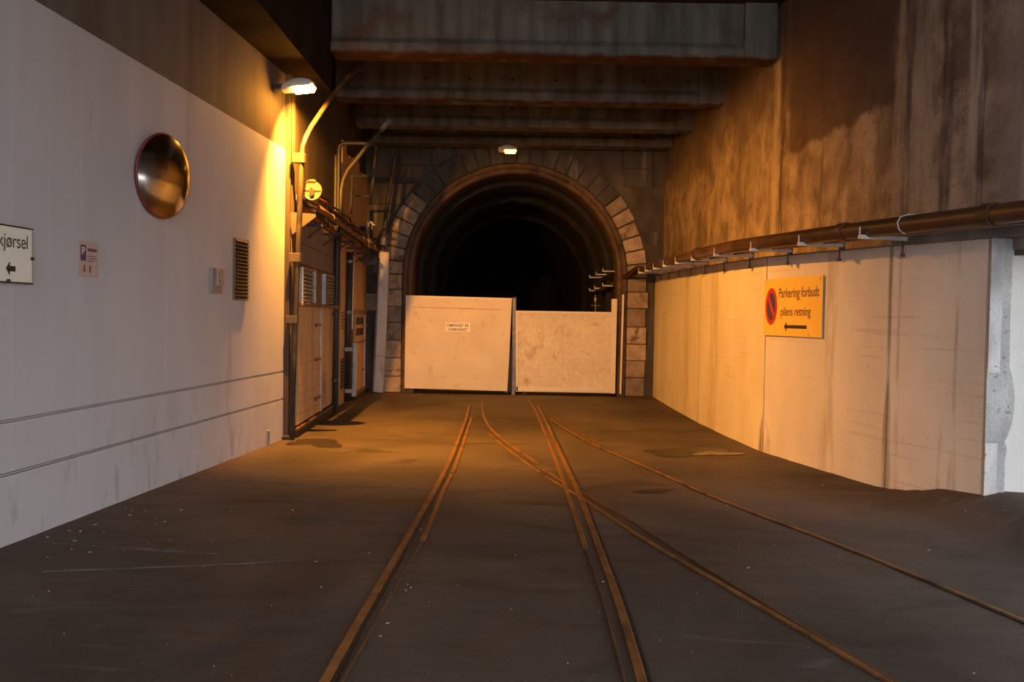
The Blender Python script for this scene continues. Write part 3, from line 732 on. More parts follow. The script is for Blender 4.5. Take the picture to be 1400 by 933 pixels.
# ================================================================ LAMPS
def street_lamp(name, M0, label, length, wid, strength, with_arm, watts, aim, cone):
    t = thing(name, M0, label, 'lamp')      # local: x along the lamp away from the wall, y up, z towards the viewer
    # shell: lofted half-ellipsoid hood
    mb = MB(); secs = [(0.0,0.35,0.35),(0.12,0.62,0.6),(0.35,0.92,1.0),(0.6,1.0,1.0),(0.85,0.9,0.72),(1.0,0.6,0.25)]
    n = 12
    for u, kw, kh in secs:
        for k in range(n+1):
            a = math.pi*k/n
            mb.v.append((u*length, 0.03+0.115*kh*math.sin(a)*length/0.47, wid/2*kw*math.cos(a)))
        mb.v.append((u*length, 0.0, -wid/2*kw)); mb.v.append((u*length, 0.0, wid/2*kw))
    q = n+3
    for i in range(len(secs)-1):
        for k in range(q): mb.f.append((i*q+k, (i+1)*q+k, (i+1)*q+(k+1)%q, i*q+(k+1)%q))
    mb.f.append(tuple(range(q))); mb.f.append(tuple((len(secs)-1)*q+k for k in range(q))[::-1])
    obj('shell', mb, M['lamp_shell'], t, smooth=False)
    obj('gear_tray', MB().box(0.02*length, 0.36*length, -0.03, 0.0, -wid*0.36, wid*0.36), M['lamp_shell'], t, bevel=0.008)
    em = emitter(name+'_glow', SODIUM, strength)
    obj('lens', MB().hexa([(0.38*length,-0.05,-wid*0.38),(0.92*length,-0.05,-wid*0.36),(0.92*length,-0.05,wid*0.36),(0.38*length,-0.05,wid*0.38),
                           (0.36*length,0.0,-wid*0.44),(0.97*length,0.0,-wid*0.42),(0.97*length,0.0,wid*0.42),(0.36*length,0.0,wid*0.44)][:8]), em, t)
    ld = bpy.data.lights.new(name+'_beam', 'SPOT')
    ld.energy = watts; ld.color = SODIUM; ld.spot_size = math.radians(cone); ld.spot_blend = 0.75; ld.shadow_soft_size = 0.01
    lo = bpy.data.objects.new('lamp_light', ld); COL.objects.link(lo)
    p = M0 @ Vector((0.66*length, -0.054, 0))
    lo.parent = t
    lo.matrix_local = M0.inverted() @ (Matrix.Translation(p) @ Vector(aim).to_track_quat('-Z', 'Y').to_matrix().to_4x4())
    if with_arm:
        obj('arm', MB().tube([(0.06*length,0.03,0),(-0.10,0.04,0.0),(-0.2,0.045,0.0)], 0.028, 10), M['steel_dark'], t)
        obj('wall_plate', MB().box(-0.21,-0.17,-0.07,0.15,-0.06,0.06), M['steel_dark'], t)
        obj('clamp', MB().box(-0.07,0.03,0.0,0.075,-0.045,0.045), M['steel_dark'], t, bevel=0.006)
    return t
lp = at(385, 123, 11.35)
ml = frame(lp, (1, 0.0)) @ Matrix.Rotation(math.radians(6), 4, 'Z') @ Matrix.Rotation(math.radians(-3.0), 4, 'X')
street_lamp('street_lamp', ml, 'lit sodium wall lamp with pale hood on the left wall', 0.46, 0.22, GLOW_WALL, True, LAMP_WALL, (0.42,0.60,-0.68), 154)
l2 = at(681, 205.5, 19.72)
m2l = frame(l2, (1, 0)) @ Matrix.Rotation(math.radians(-0.9), 4, 'Z') @ Matrix.Rotation(math.radians(-4), 4, 'X')
t2 = street_lamp('street_lamp', m2l, 'lit lamp hung under the last beam above the tunnel mouth', 0.44, 0.2, GLOW_PORTAL, False, LAMP_PORTAL, (0.0,-0.10,-1.0), 104)
obj('hanger', MB().tube([(0.22,0.1,0),(0.22,0.16,-0.05)], 0.02, 8), M['steel_dark'], t2)

# ================================================================ LEFT WALL FITTINGS
def wall_thing(name, px, py, label, cat, out=0.0, conv=wl, base=FL):
    p = conv(px, py)
    m = base @ Matrix.Translation((p.x, p.y, out))
    return thing(name, m, label, cat), p
# convex mirror
t, p0 = wall_thing('convex_mirror', 212, 241, 'large round convex traffic mirror with dark red rim', 'mirror', 0.09)
t.matrix_world = t.matrix_world @ Matrix.Rotation(math.radians(-9), 4, 'Y') @ Matrix.Rotation(math.radians(4), 4, 'X')
R = 0.405
obj('rim', MB().lathe([(R-0.012,-0.02),(R+0.006,-0.016),(R+0.012,0.0),(R+0.006,0.012),(R-0.006,0.015),(R-0.012,0.006)], 56), M['mirror_rim'], t, smooth=True)
Rs = (R*R + 0.1*0.1)/(2*0.1)
obj('mirror_glass', MB().lathe([(R*math.sin(math.pi/2*i/14), 0.012+math.sqrt(Rs*Rs-(R*math.sin(math.pi/2*i/14))**2)-(Rs-0.1)) for i in range(14, 0, -1)] + [(0.0005, 0.112)], 56), M['convex_glass'], t, smooth=True)
obj('back_shell', MB().lathe([(0.05,-0.07),(0.25,-0.065),(R-0.02,-0.028)], 40), M['grey_box'], t, smooth=True)
obj('bracket', MB().box(-0.05,0.05,-0.12,0.12,-0.13,-0.06), M['steel_grey'], t)
# entrance sign (cut by the picture edge)
tl, br = wl(39, 313), wl(38, 389)
ww, hh = 0.74, tl.y - br.y
t, p0 = wall_thing('direction_sign', 39, 350, 'white framed sign lettered with an arrow, cut by left edge', 'sign')
o = p0.y
y1, y0 = tl.y - o, br.y - o
obj('board', MB().box(-ww, 0, y0, y1, 0.01, 0.03), M['sign_white'], t)
mb = MB(); e = 0.011
for (a, b, c, d) in ((-ww,0,y1-e,y1),(-ww,0,y0,y0+e),(-ww,-ww+e,y0+e,y1-e)): mb.box(a, b, c, d, 0.005, 0.038)
obj('frame', mb, M['print_black'], t)
obj('edge_strip', MB().box(-0.006, 0.0, y0+e, y1-e, 0.008, 0.034), M['grey_box'], t)
H = y1 - y0
def su(px): return wl(px, 350).x - p0.x
unit = (su(32) - su(2)) 
lettering('lettering', 'kj\u00f8rsel', M['print_black'], t, su(-8), su(32), y0+H*0.54, y0+H*0.86, 0.034, 0.0)
ax0, ax1, ay = su(2.5), su(15.5), y0 + H*0.25
mb = MB().prism([(ax0+0.03,ay-0.02),(ax1,ay-0.02),(ax1,ay+0.02),(ax0+0.03,ay+0.02)], 0.0305, 0.0325)
mb.prism([(ax0,ay),(ax0+0.04,ay-0.05),(ax0+0.04,ay+0.05)], 0.0305, 0.0327)
obj('arrow', mb, M['print_black'], t)
for px, py in ((38,354),(5,384)):
    q = wl(px, py)
    obj('fixing', MB().lathe([(0.014,0.025),(0.014,0.045)], 10), M['print_black'], t, Matrix.Translation((q.x-p0.x, q.y-o, 0)))
# parking notice
a, b = wl(106, 329), wl(133, 381)
t, p0 = wall_thing('parking_notice', 119.5, 355, 'small pinkish parking notice with blue square beside the white sign', 'sign')
hw, hh = (b.x-a.x)/2, (a.y-b.y)/2
obj('board', MB().box(-hw, hw, -hh, hh, 0.004, 0.012), M['sign_pink'], t)
obj('blue_square', MB().box(-hw*0.82, -hw*0.28, -hh*0.10, hh*0.78, 0.012, 0.0135), M['print_blue'], t)
lettering('lettering', 'P', M['sticker'], t, -hw*0.70, -hw*0.40, hh*0.24, hh*0.66, 0.0145)
for (u0, u1, v0, v1) in ((-0.12,0.82,0.46,0.62),(-0.12,0.70,0.16,0.21),(-0.12,0.84,0.02,0.07),(-0.12,0.5,-0.12,-0.07)):
    obj('print_line', MB().box(hw*u0, hw*u1, hh*v0, hh*v1, 0.012, 0.0132), M['print_brown'], t)
for (u0, u1) in ((-0.52,-0.36),(0.06,0.22)):
    obj('symbol', MB().box(hw*u0, hw*u1, -hh*0.74, -hh*0.34, 0.012, 0.0132), M['print_brown'], t)
# switch box
a, b = wl(286, 366), wl(300, 402)
t, p0 = wall_thing('switch_box', 293, 384, 'small grey switch box with beige cover left of the vent', 'switch')
hw, hh = (b.x-a.x)/2, (a.y-b.y)/2
obj('box', MB().box(-hw, hw, -hh, hh, 0, 0.035), M['grey_box'], t, bevel=0.006)
obj('cover', MB().box(-hw*0.25, hw*0.95, -hh*0.42, hh*0.95, 0.035, 0.06), M['beige_box'], t, bevel=0.006)
obj('key_hole', MB().lathe([(0.012,0.058),(0.012,0.064)], 10), M['print_brown'], t, Matrix.Translation((hw*0.1, 0.0, 0)))
# louvred vent
a, b = wl(319, 326), wl(336, 412)
t, p0 = wall_thing('louvre_vent', 327.5, 369, 'tall louvred wall vent with brown slats', 'vent')
hw, hh = (b.x-a.x)/2, (a.y-b.y)/2
obj('backing', MB().box(-hw, hw, -hh, hh, 0.002, 0.008), M['black'], t)
ns = 17
for i in range(ns):
    y = -hh + 2*hh*(i+0.5)/ns
    dy = hh/ns
    obj('slat', MB().hexa([(-hw,y-dy*0.9,0.05),(hw,y-dy*0.9,0.05),(hw,y+dy*0.5,0.01),(-hw,y+dy*0.5,0.01),(-hw,y-dy*0.55,0.052),(hw,y-dy*0.55,0.052),(hw,y+dy*0.8,0.012),(-hw,y+dy*0.8,0.012)]), M['slat'], t)
for sx in (-1, 1):
    obj('side_frame', MB().box(sx*hw-0.008, sx*hw+0.008, -hh, hh, 0.0, 0.03), M['slat'], t)
# pipe stub by the wall foot
q = fl(364, 609)
t = thing('pipe_stub', Matrix.Translation(q), 'short blue-grey pipe stub at the foot of the left wall', 'pipe')
obj('stub', MB().tube([(0,0,-0.02),(0,0,0.18)], 0.045, 14), M['stub'], t, smooth=False)
obj('cap', MB().lathe([(0.052,0.18),(0.052,0.2),(0.03,0.212)], 14), M['stub'], t)

# ================================================================ SERVICE SIDE: posts, doors, pipes
SY = 11.95
# corner column
t = thing('corner_column', at(392, 603, SY), 'upright painted steel column at the end of the white wall', 'column')
im = t.matrix_world.inverted()
def tp(px, py, Y): return im @ at(px, py, Y)
b0, b1 = tp(391, 606, SY), tp(401, 128, SY)
zt = b1.z
obj('web', MB().box(-0.05, 0.05, -0.03, 0.03, 0, zt), M['post_paint'], t)
obj('flange', MB().box(-0.062, -0.05, -0.06, 0.06, 0, zt), M['post_paint'], t)
obj('flange', MB().box(0.05, 0.062, -0.06, 0.06, 0, zt), M['post_paint'], t)
obj('base_box', MB().box(-0.07, 0.09, -0.14, 0.06, -0.04, 0.09), M['post_paint'], t, bevel=0.006)
obj('base_mouth', MB().box(-0.055, 0.075, -0.146, -0.13, -0.025, 0.07), M['black'], t)
tri = [tp(394,290,SY-0.06), tp(432,293,SY-0.06), tp(432,297,SY-0.06), tp(400,321,SY-0.06)]
obj('gusset', MB().prism([(v.x, v.z) for v in tri][::-1], -0.02, 0.02).moved(Matrix.Rotation(math.pi/2, 4, 'X')).moved(Matrix.Translation((0, -0.06, 0))), M['post_paint'], t)
# bent conduit in front of the column
SYc = 11.80
t = thing('bent_conduit', at(402, 505, SYc), 'painted conduit rising up the column and bending towards the beams', 'pipe')
im = t.matrix_world.inverted()
pts = [tp(399,598,SYc), tp(402,500,SYc), tp(405,420,SYc), tp(408,330,SYc), tp(411,260,SYc), tp(412.5,215,SYc), tp(414,200,SYc+0.02), tp(418.5,187,SYc+0.08), tp(426,173,SYc+0.18), tp(450,137,SYc+0.5), tp(475,105,SYc+0.8), tp(495,90,SYc+1.0)]
obj('conduit', MB().tube(pts, 0.036, 12), M['conduit'], t, smooth=True)
for (x0, x1, y0, y1) in ((399,416,209,222),(395,410,346,358),(390,406,432,442)):
    a, b = tp(x0, y1, SYc-0.05), tp(x1, y0, SYc-0.05)
    obj('clamp_plate', MB().box(a.x, b.x, a.y, a.y+0.1, a.z, b.z), M['post_paint'], t, bevel=0.005)
# far bent pipe
t = thing('bent_pipe', at(470, 262, 15.0), 'dark slanting pipe rising beside the second beam', 'pipe')
im = t.matrix_world.inverted()
obj('pipe', MB().tube([tp(465,330,15.0),tp(466,262,15.0),tp(469,246,15.02),tp(475,233,15.06),tp(500,202,15.15),tp(533,163,15.2)], 0.04, 10), M['steel_dark'], t, smooth=True)
obj('pipe_tip', MB().tube([tp(520,178,15.19),tp(533,163,15.2)], 0.05, 10), M['steel_grey'], t, smooth=True)
# round dial
t = thing('round_dial', frame(at(427, 261, 12.0), (1, 0.0)), 'round pale dial with dark cross near the bent conduit', 'dial')
obj('face', MB().lathe([(0.12,-0.03),(0.14,-0.02),(0.14,0.0),(0.132,0.012),(0.126,0.008)], 32), M['dial'], t)
obj('cross_bar', MB().box(-0.125,0.125,-0.008,0.008,0.009,0.014), M['black'], t)
obj('cross_bar', MB().box(-0.006,0.006,-0.11,0.02,0.009,0.0135), M['black'], t)
obj('centre_mark', MB().prism([(-0.03,0.04),(-0.04,-0.02),(-0.02,-0.085),(0.03,-0.06),(0.035,0.0),(0.0,0.045)], 0.012, 0.03), M['black'], t)
obj('hood', MB().tube([(-0.10,0.11,0.0),(-0.05,0.145,0.02),(0.0,0.152,0.025),(0.05,0.145,0.02)], 0.008, 6), M['dial'], t)

# door A
def local_thing(name, s, label, cat, z=None):
    y = DA[1] + (DB[1]-DA[1])*s/DL
    m = FD @ Matrix.Translation((s, -GRADE*y if z is None else z, 0))
    return thing(name, m, label, cat)
sA0, sA1 = wd(401, 560).x, wd(453, 520).x
hA = wd(428, 420).y
t = local_thing('door_1', sA0, 'wide brown double door with boards behind the column', 'door'); t['kind'] = 'structure'
wA = sA1 - sA0
h0 = 0.16; hA -= t.matrix_world.translation.z
for side, (a, b) in enumerate(((0.03, wA*0.545), (wA*0.56, wA-0.05))):
    lf = obj('leaf', MB().box(a, b, h0, hA, 0.02, 0.05), M['door_paint'], t)
    hb = h0
    while hb < hA - 0.62:
        obj('board', MB().box(a+0.01, b-0.01, hb+0.008, hb+0.145, 0.05, 0.062), M['door_paint'], lf)
        hb += 0.15
    obj('top_panel', MB().box(a+0.04, b-0.04, hA-0.48, hA-0.05, 0.05, 0.058), M['door_paint'], lf)
obj('astragal', MB().box(wA*0.54, wA*0.565, h0, hA, 0.05, 0.085), M['steel'], t)
for hz in (0.40, 1.05, 1.62):
    obj('hinge', MB().box(wA*0.40, wA*0.54, hz, hz+0.035, 0.062, 0.082), M['print_brown'], t)
    obj('hinge_knuckle', MB().lathe([(0.03,0.06),(0.03,0.1)], 10), M['print_brown'], t, Matrix.Translation((wA*0.40, hz+0.017, 0)))
obj('threshold', MB().box(-0.15, wA+0.05, -0.02, 0.10, 0.0, 0.085), M['black'], t)
obj('threshold_lip', MB().box(-0.15, wA+0.05, 0.10, 0.135, 0.0, 0.095), M['lip'], t)
obj('header_sill', MB().box(-0.05, wA+0.1, hA+0.0, hA+0.05, 0.0, 0.15), M['lip'], t, bevel=0.006)
# louvre windows above door A
zz = t.matrix_world.translation.z
hB = wd(430, 372).y - zz
tw = local_thing('window_1', sA0, 'transom with two silver louvred openings above the wide door', 'window'); tw['kind'] = 'structure'
obj('transom_panel', MB().box(0, wA, hA+0.05, hB+0.05, 0, 0.03), M['rust'], tw)
for (a, b) in ((wd(406,400).x-sA0, wd(424,400).x-sA0), (wd(438,400).x-sA0, wd(454,400).x-sA0)):
    fr = obj('louvre_frame', MB().box(a, a+0.03, hA+0.05, hB, 0.03, 0.09).box(b-0.05, b, hA+0.05, hB, 0.03, 0.10).box(a+0.03, b-0.05, hB-0.03, hB, 0.03, 0.09), M['steel'], tw)
    obj('louvre_back', MB().box(a+0.02, b-0.03, hA+0.05, hB-0.01, 0.03, 0.04), M['steel_dark'], fr)
    for i in range(8):
        y = hA + 0.08 + (hB-hA-0.12)*i/8
        obj('blade', MB().hexa([(a+0.03,y,0.085),(b-0.05,y,0.085),(b-0.05,y+0.05,0.045),(a+0.03,y+0.05,0.045),(a+0.03,y+0.008,0.087),(b-0.05,y+0.008,0.087),(b-0.05,y+0.058,0.047),(a+0.03,y+0.058,0.047)]), M['steel'], fr)
hC = wd(430, 285).y - zz
tc = local_thing('wall_panel_board', sA0, 'plain grey-brown panel above the louvred transom', 'panel')
obj('sheet', MB().box(0.05, wA-0.12, hB+0.06, hC, 0.0, 0.03), M['panel_grey'], tc)
obj('seam', MB().box(0.05, wA-0.12, hB+0.36, hB+0.372, 0.03, 0.034), M['plaster_brown'], tc)
obj('patch', MB().box(wA*0.62, wA*0.78, hC-0.42, hC-0.27, 0.03, 0.036), M['beige_box'], tc)

# dark steel column + tall pipe with elbow after door A
s1 = wd(454, 560).x
t = local_thing('steel_column', s1, 'dark rolled steel column between the two shed doors', 'column')
hh = wd(458, 200).y
obj('flange', MB().box(-0.02, 0.0, 0, hh, 0.0, 0.08), M['steel_dark'], t)
obj('web', MB().box(0.0, 0.22, 0, hh, 0.02, 0.04), M['steel_dark'], t)
obj('flange', MB().box(0.22, 0.24, 0, hh, 0.0, 0.08), M['steel_dark'], t)
py_ = onv(458, 565, (DA[0]+0.12, DA[1]), (DB[0]+0.12, DB[1])).y
t = thing('elbow_pipe', at(458.5, 563, py_), 'tall grey pipe with an elbow running level under the beams', 'pipe')
im = t.matrix_world.inverted()
obj('pipe', MB().tube([tp(456.5,566,py_),tp(459,430,py_),tp(462,300,py_),tp(463,206,py_),tp(464,199,py_),tp(470,196,py_),tp(490,196,py_),tp(512,197,py_)], 0.038, 10), M['steel_mid'], t, smooth=True)
for yy in (520, 430, 330):
    c = tp(456.5+(566-yy)*0.019, yy, py_)
    obj('collar', MB().tube([c-Vector((0,0,0.03)), c+Vector((0,0,0.03))], 0.06, 10), M['steel_dark'], t)
# pipe rack (ladder-like frame) high on the wall
py2 = 16.6
t = thing('pipe_rack', at(480, 290, py2), 'thin dark rack of uprights and rungs under the beams', 'rack')
im = t.matrix_world.inverted()
for a in (((479,292),(481,240)), ((507,280),(514,200))):
    obj('upright', MB().tube([tp(*a[0],py2), tp(*a[1],py2)], 0.028, 8), M['steel_mid'], t)
for a in (((480,241),(512,241)), ((482,268),(509,268)), ((481,209),(514,209))):
    obj('rung', MB().tube([tp(*a[0],py2), tp(*a[1],py2)], 0.018, 8), M['steel_mid'], t)
t = thing('stay_rod', at(525, 330, 19.6), 'dark rod slanting up in front of the portal stones', 'rod')
im = t.matrix_world.inverted()
obj('rod', MB().tube([tp(524,330,19.6), tp(529,280,19.6), tp(540,215,19.6)], 0.05, 8), M['steel_dark'], t)
obj('rod_end', MB().tube([tp(524,335,19.6), tp(524.5,325,19.6)], 0.07, 8), M['steel_grey'], t)
# boarding above and between the doors
s2, s3 = wd(463, 470).x, wd(507, 470).x
t = local_thing('timber_boarding', s2, 'upright orange timber boards above the second shed door', 'boarding')
zz = t.matrix_world.translation.z
n = 11
top = wd(485, 218).y - zz; bot = wd(485, 424).y - zz
for i in range(n):
    a, b = (s3-s2)*i/n, (s3-s2)*(i+1)/n
    obj('board', MB().box(a+0.008, b-0.008, bot, top - 0.06*((i*7)%4), 0.01, 0.04), M['wood_orange'], t)
obj('sill', MB().box(0.9, s3-s2+0.1, bot-0.05, bot, 0.0, 0.14), M['rust'], t)
# grille panel between doors
s4 = wd(473, 500).x
t = local_thing('grille_panel', s2, 'narrow panel with a dark slatted grille between the shed doors', 'panel')
zz = t.matrix_world.translation.z
g0, g1h = wd(467, 531).y - zz, wd(467, 490).y - zz
obj('panel', MB().box(0, s4-s2, 0.05, bot, 0, 0.03), M['door_yellow'], t)
obj('grille_back', MB().box(0.08, s4-s2-0.08, g0, g1h, 0.03, 0.035), M['black'], t)
for i in range(9):
    y = g0 + (g1h-g0)*(i+0.3)/9
    obj('slat', MB().box(0.08, s4-s2-0.08, y, y+0.02, 0.035, 0.055), M['slat'], t)
g2_, g3 = wd(467, 450).y - zz, wd(467, 425).y - zz
for i in range(6):
    y = g2_ + (g3-g2_)*i/6
    obj('upper_slat', MB().box(0.08, s4-s2-0.08, y, y+0.03, 0.03, 0.05), M['rust'], t)
# door B
sB0, sB1 = wd(481, 500).x, wd(505, 500).x
t = local_thing('door_2', sB0, 'narrow yellowish double door with small panes near the portal', 'door'); t['kind'] = 'structure'
zz = t.matrix_world.translation.z
hD = wd(492, 426).y - zz; wB = sB1 - sB0
for (a, b) in ((0.0, wB*0.52), (wB*0.54, wB)):
    lf = obj('leaf', MB().box(a, b, 0.14, hD, 0.01, 0.05), M['door_yellow'], t)
    obj('window_frame', MB().box(a+0.1, b-0.12, hD-0.62, hD-0.08, 0.05, 0.065), M['door_yellow'], lf)
    for (u, v) in ((0,0),(0,1),(1,0),(1,1)):
        xw = a+0.16+(b-a-0.42)*0.5*u; yw = hD-0.56+0.25*v
        obj('pane', MB().box(xw, xw+(b-a-0.42)*0.5-0.06, yw, yw+0.17, 0.065, 0.068), M['black'], lf)
    obj('mid_rail', MB().box(a+0.02, b-0.02, hD-0.74, hD-0.70, 0.05, 0.058), M['print_brown'], lf)
obj('astragal', MB().box(wB*0.515, wB*0.545, 0.14, hD-0.1, 0.05, 0.08), M['steel_pale'], t)
for hz in (0.55, 1.25, 1.6):
    obj('hinge', MB().box(wB*0.42, wB*0.52, hz, hz+0.04, 0.05, 0.07), M['print_brown'], t)
obj('threshold', MB().box(-0.3, wB+0.1, -0.03, 0.10, 0.0, 0.12), M['black'], t)
obj('threshold_lip', MB().box(-0.3, wB+0.1, 0.10, 0.14, 0.0, 0.13), M['lip'], t)
# dark drain pipe with grey guard post in front of door B
pyd = 17.2
t = thing('drain_pipe', at(476, 545, pyd), 'thick black downpipe before the narrow door', 'pipe')
im = t.matrix_world.inverted()
obj('pipe', MB().tube([tp(473.5,549,pyd), tp(476,440,pyd), tp(479,345,pyd)], 0.075, 14), M['steel_dark'], t, smooth=True)
obj('conduit', MB().tube([tp(481.5,450,pyd), tp(483.5,350,pyd)], 0.016, 8), M['steel_pale'], t)
for yy in (427, 358):
    c = tp(476.2 if yy > 400 else 478.5, yy, pyd)
    obj('pipe_clip', MB().tube([c-Vector((0,0,0.03)), c+Vector((0,0,0.03))], 0.09, 12), M['steel_grey'], t)
pyg = 17.0
t = thing('guard_post', at(485, 543, pyg), 'grey steel guard post bolted before the narrow door', 'post')
im = t.matrix_world.inverted()
a, b = tp(481.5, 541, pyg), tp(489, 469, pyg)
obj('upright', MB().box(a.x, b.x-0.02, -0.04, 0.06, a.z-0.02, b.z), M['steel'], t, bevel=0.01)
for yy in (478, 535):
    c, d = tp(471, yy+2.5, pyg), tp(483, yy-2.5, pyg)
    obj('bracket_arm', MB().box(c.x, d.x, 0.0, 0.07, c.z, d.z), M['steel'], t, bevel=0.006)
# white cover post by the portal
pyw = 20.25
t = thing('cover_post', at(518, 538, pyw), 'tall pale sheet steel cover leaning beside the portal stones', 'post')
im = t.matrix_world.inverted()
def slab(name, cs, mat, par, y0, y1):
    pts = [tp(x, y, pyw) for x, y in cs]
    return obj(name, MB().prism([(q.x, q.z) for q in pts][::-1], -y1, -y0).moved(Matrix.Rotation(math.pi/2, 4, 'X')), mat, par, bevel=0.006)
slab('upper_sheet', [(519.5,345),(532,345),(526,487),(513.5,487)], M['steel_pale'], t, 0, 0.12)
slab('lower_sheet', [(513.5,487.6),(525.5,487.6),(523,537.5),(510.5,536)], M['steel_pale'], t, 0, 0.12)
slab('edge_return', [(517.5,346),(519.6,346),(510.8,536),(508.8,536)], M['steel_grey'], t, 0.0, 0.16)
slab('cap', [(518.5,343.5),(532.5,343.5),(532.5,345.2),(518.5,345.2)], M['steel_grey'], t, -0.02, 0.13)

# cables and pipes running along the service wall
def wallrun(off, z0, z1, y0, y1, n=10, jit=0.0, seed=0):
    rj = random.Random(seed); out = []
    for i in range(n+1):
        y = y0+(y1-y0)*i/n
        xw = DA[0]+(DB[0]-DA[0])*(y-DA[1])/(DB[1]-DA[1])
        out.append(Vector((xw+off+rj.uniform(-jit,jit), y, z0+(z1-z0)*i/n+rj.uniform(-jit,jit)*0.7)))
    return out
runs = [(0.20,3.42,3.40,0.055,'steel_dark','thick dark pipe along the service wall, upper run'),(0.32,3.26,3.30,0.05,'rust','rusty pipe along the service wall, outer run'),(0.10,3.22,3.18,0.045,'cable_red','red-brown pipe along the service wall, lower run')]
for off, z0, z1, r, mt, lab in runs:
    pts = wallrun(off, z0, z1, 12.15, 20.25, 12, 0.006, 3)
    t = thing('service_pipe', pts[0], lab, 'pipe', 'pipes along the service wall')
    obj('pipe', MB().tube([p-pts[0] for p in pts], r, 10), M[mt], t, smooth=True)
    for i in (2, 5, 8, 11):
        d = (pts[i+1]-pts[i]).normalized()
        obj('collar', MB().tube([pts[i]-pts[0]-d*0.04, pts[i]-pts[0]+d*0.04], r*1.3, 10), M['steel_dark'], t)
for i in range(7):
    pts = wallrun(0.09+0.06*(i%4), 3.36+0.035*i, 3.36+0.03*i, 12.3, 20.1, 16, 0.035, 40+i)
    o = obj('cable', MB().tube(pts, 0.018, 6), M['cable'] if i != 3 else M['cable_red'], smooth=True)
    tag(o, 'black cable in the bundle over the shed doors', 'cable', 'cable bundle over the shed doors')
for i, y in enumerate((13.0, 14.4, 15.8, 17.2, 18.6, 19.9)):
    p = wallrun(0, 3.08, 3.08, y, y+1, 1)[0]
    t = thing('wall_bracket', p, 'dark bracket under the service pipes, ' + ['nearest the column', 'second from the column', 'third from the column', 'third from the portal', 'second from the portal', 'nearest the portal'][i], 'bracket', 'brackets under the service pipes')
    obj('arm', MB().box(-0.02, 0.36, -0.02, 0.02, -0.02, 0.02), M['steel_dark'], t)
    obj('brace', MB().tube([(0.0,0,-0.22),(0.26,0,-0.02)], 0.014, 6), M['steel_dark'], t)
    obj('tip', MB().box(0.34, 0.36, -0.02, 0.02, -0.02, 0.07), M['steel_dark'], t)
# junction gear hanging at the far end of the run
yj = 18.3
t = thing('junction_box', frame(at(496, 314, yj), (1, 0.0)), 'open yellow-lit junction box among the cables', 'box')
k = yj/F
mb = MB(); mb.box(-6*k,-4.5*k,-5*k,5*k,0,0.1).box(-4.5*k,5*k,-5*k,-3.5*k,0,0.1).box(-4.5*k,5*k,3.5*k,5*k,0,0.1)
obj('casing', mb, M['dial'], t)
obj('inside', MB().box(-4.5*k,5*k,-3.5*k,3.5*k,-0.02,0.0), M['black'], t)
t = thing('cable_coil', at(507, 306, yj), 'small tangle of pale cable ends', 'cable')
mb = MB(); rc = random.Random(9)
for i in range(9):
    a = rc.uniform(0, 6.28)
    mb.tube([(0,0,0.06),(0.05*math.cos(a),0.05*math.sin(a),rc.uniform(-0.02,0.1)),(0.09*math.cos(a+0.5),0.08*math.sin(a+0.5),rc.uniform(-0.14,0.06))], 0.009, 6)
obj('strands', mb, M['steel_pale'], t, smooth=True)
obj('cable_tie', MB().tube([(0,0,0.04),(0,0,0.09)], 0.03, 8), M['cable'], t)
t = thing('warning_bell', frame(at(504, 327, yj-0.1), (1, 0.0)), 'small yellow bell-shaped fitting below the junction box', 'bell')
obj('bell', MB().lathe([(0.012,0.02),(0.05,0.0),(0.085,-0.05),(0.10,-0.09)], 18).moved(Matrix.Rotation(-math.pi/2, 4, 'X')), M['dial'], t, smooth=True)
obj('clapper', MB().tube([(0,-0.04,0),(0.005,-0.2,0)], 0.02, 8), M['dial'], t)
obj('hook', MB().tube([(0,0.02,0),(0,0.1,0)], 0.012, 6), M['steel_dark'], t)
t = thing('hanging_hood', at(503, 352, yj+0.3), 'dark curved hood above the narrow door boards', 'hood')
mb = MB()
for i in range(12):
    a0, a1 = math.pi*i/12, math.pi*(i+1)/12
    r0, r1 = 0.14, 0.22
    mb.add([(r*math.cos(a), y, -r*math.sin(a)*0.7) for y in (0, 0.3) for a in (a0, a1) for r in (r0, r1)], [(0,1,3,2),(4,6,7,5),(1,5,7,3),(0,2,6,4)])
obj('hood', mb, M['steel_dark'], t)
obj('hood_strap', MB().box(-0.02,0.02,0.1,0.14,-0.1,0.25), M['steel_dark'], t)

# ================================================================ RIGHT WALL: pipe, cables, brackets, sign
def pz(Y): return EYE + 0.96 + (1.195-0.96)*(Y-7.58)/(18.5-7.58)
def run_r(off, dz, y0, y1, n, jit=0.0, seed=1):
    rj = random.Random(seed); out = []
    for i in range(n+1):
        y = y0+(y1-y0)*i/n
        out.append(Vector((rx(y)-off+rj.uniform(-jit,jit), y, pz(y)+dz+rj.uniform(-jit,jit))))
    return out
pts = [at(812+0, 402, 22.0), at(843, 387, 20.9), at(872, 367, 20.0)] + run_r(0.48, 0.0, 18.8, -3.5, 36)
t = thing('main_pipe', pts[3], 'long brown pipe carried along the right wall into the tunnel', 'pipe')
rr_ = [0.07]*3 + [0.065 if i < 9 else 0.088 for i in range(len(pts)-3)]
obj('pipe', MB().tube([p-pts[3] for p in pts], rr_, 16), M['pipe_brown'], t, smooth=True)
for i in (1, 7, 12, 19, 22, 26):
    d = (pts[i+1]-pts[i]).normalized(); c = pts[i]-pts[3]
    obj('coupling', MB().tube([c-d*0.05, c+d*0.05], rr_[i]*1.18, 16), M['pipe_brown'], t, smooth=False)
pts = run_r(0.14, -0.03, 20.3, -3.5, 36)
t = thing('lower_pipe', pts[0], 'thinner rust-orange pipe tucked behind the long brown pipe', 'pipe')
obj('pipe', MB().tube([p-pts[0] for p in pts], 0.04, 10), M['pipe_orange'], t, smooth=True)
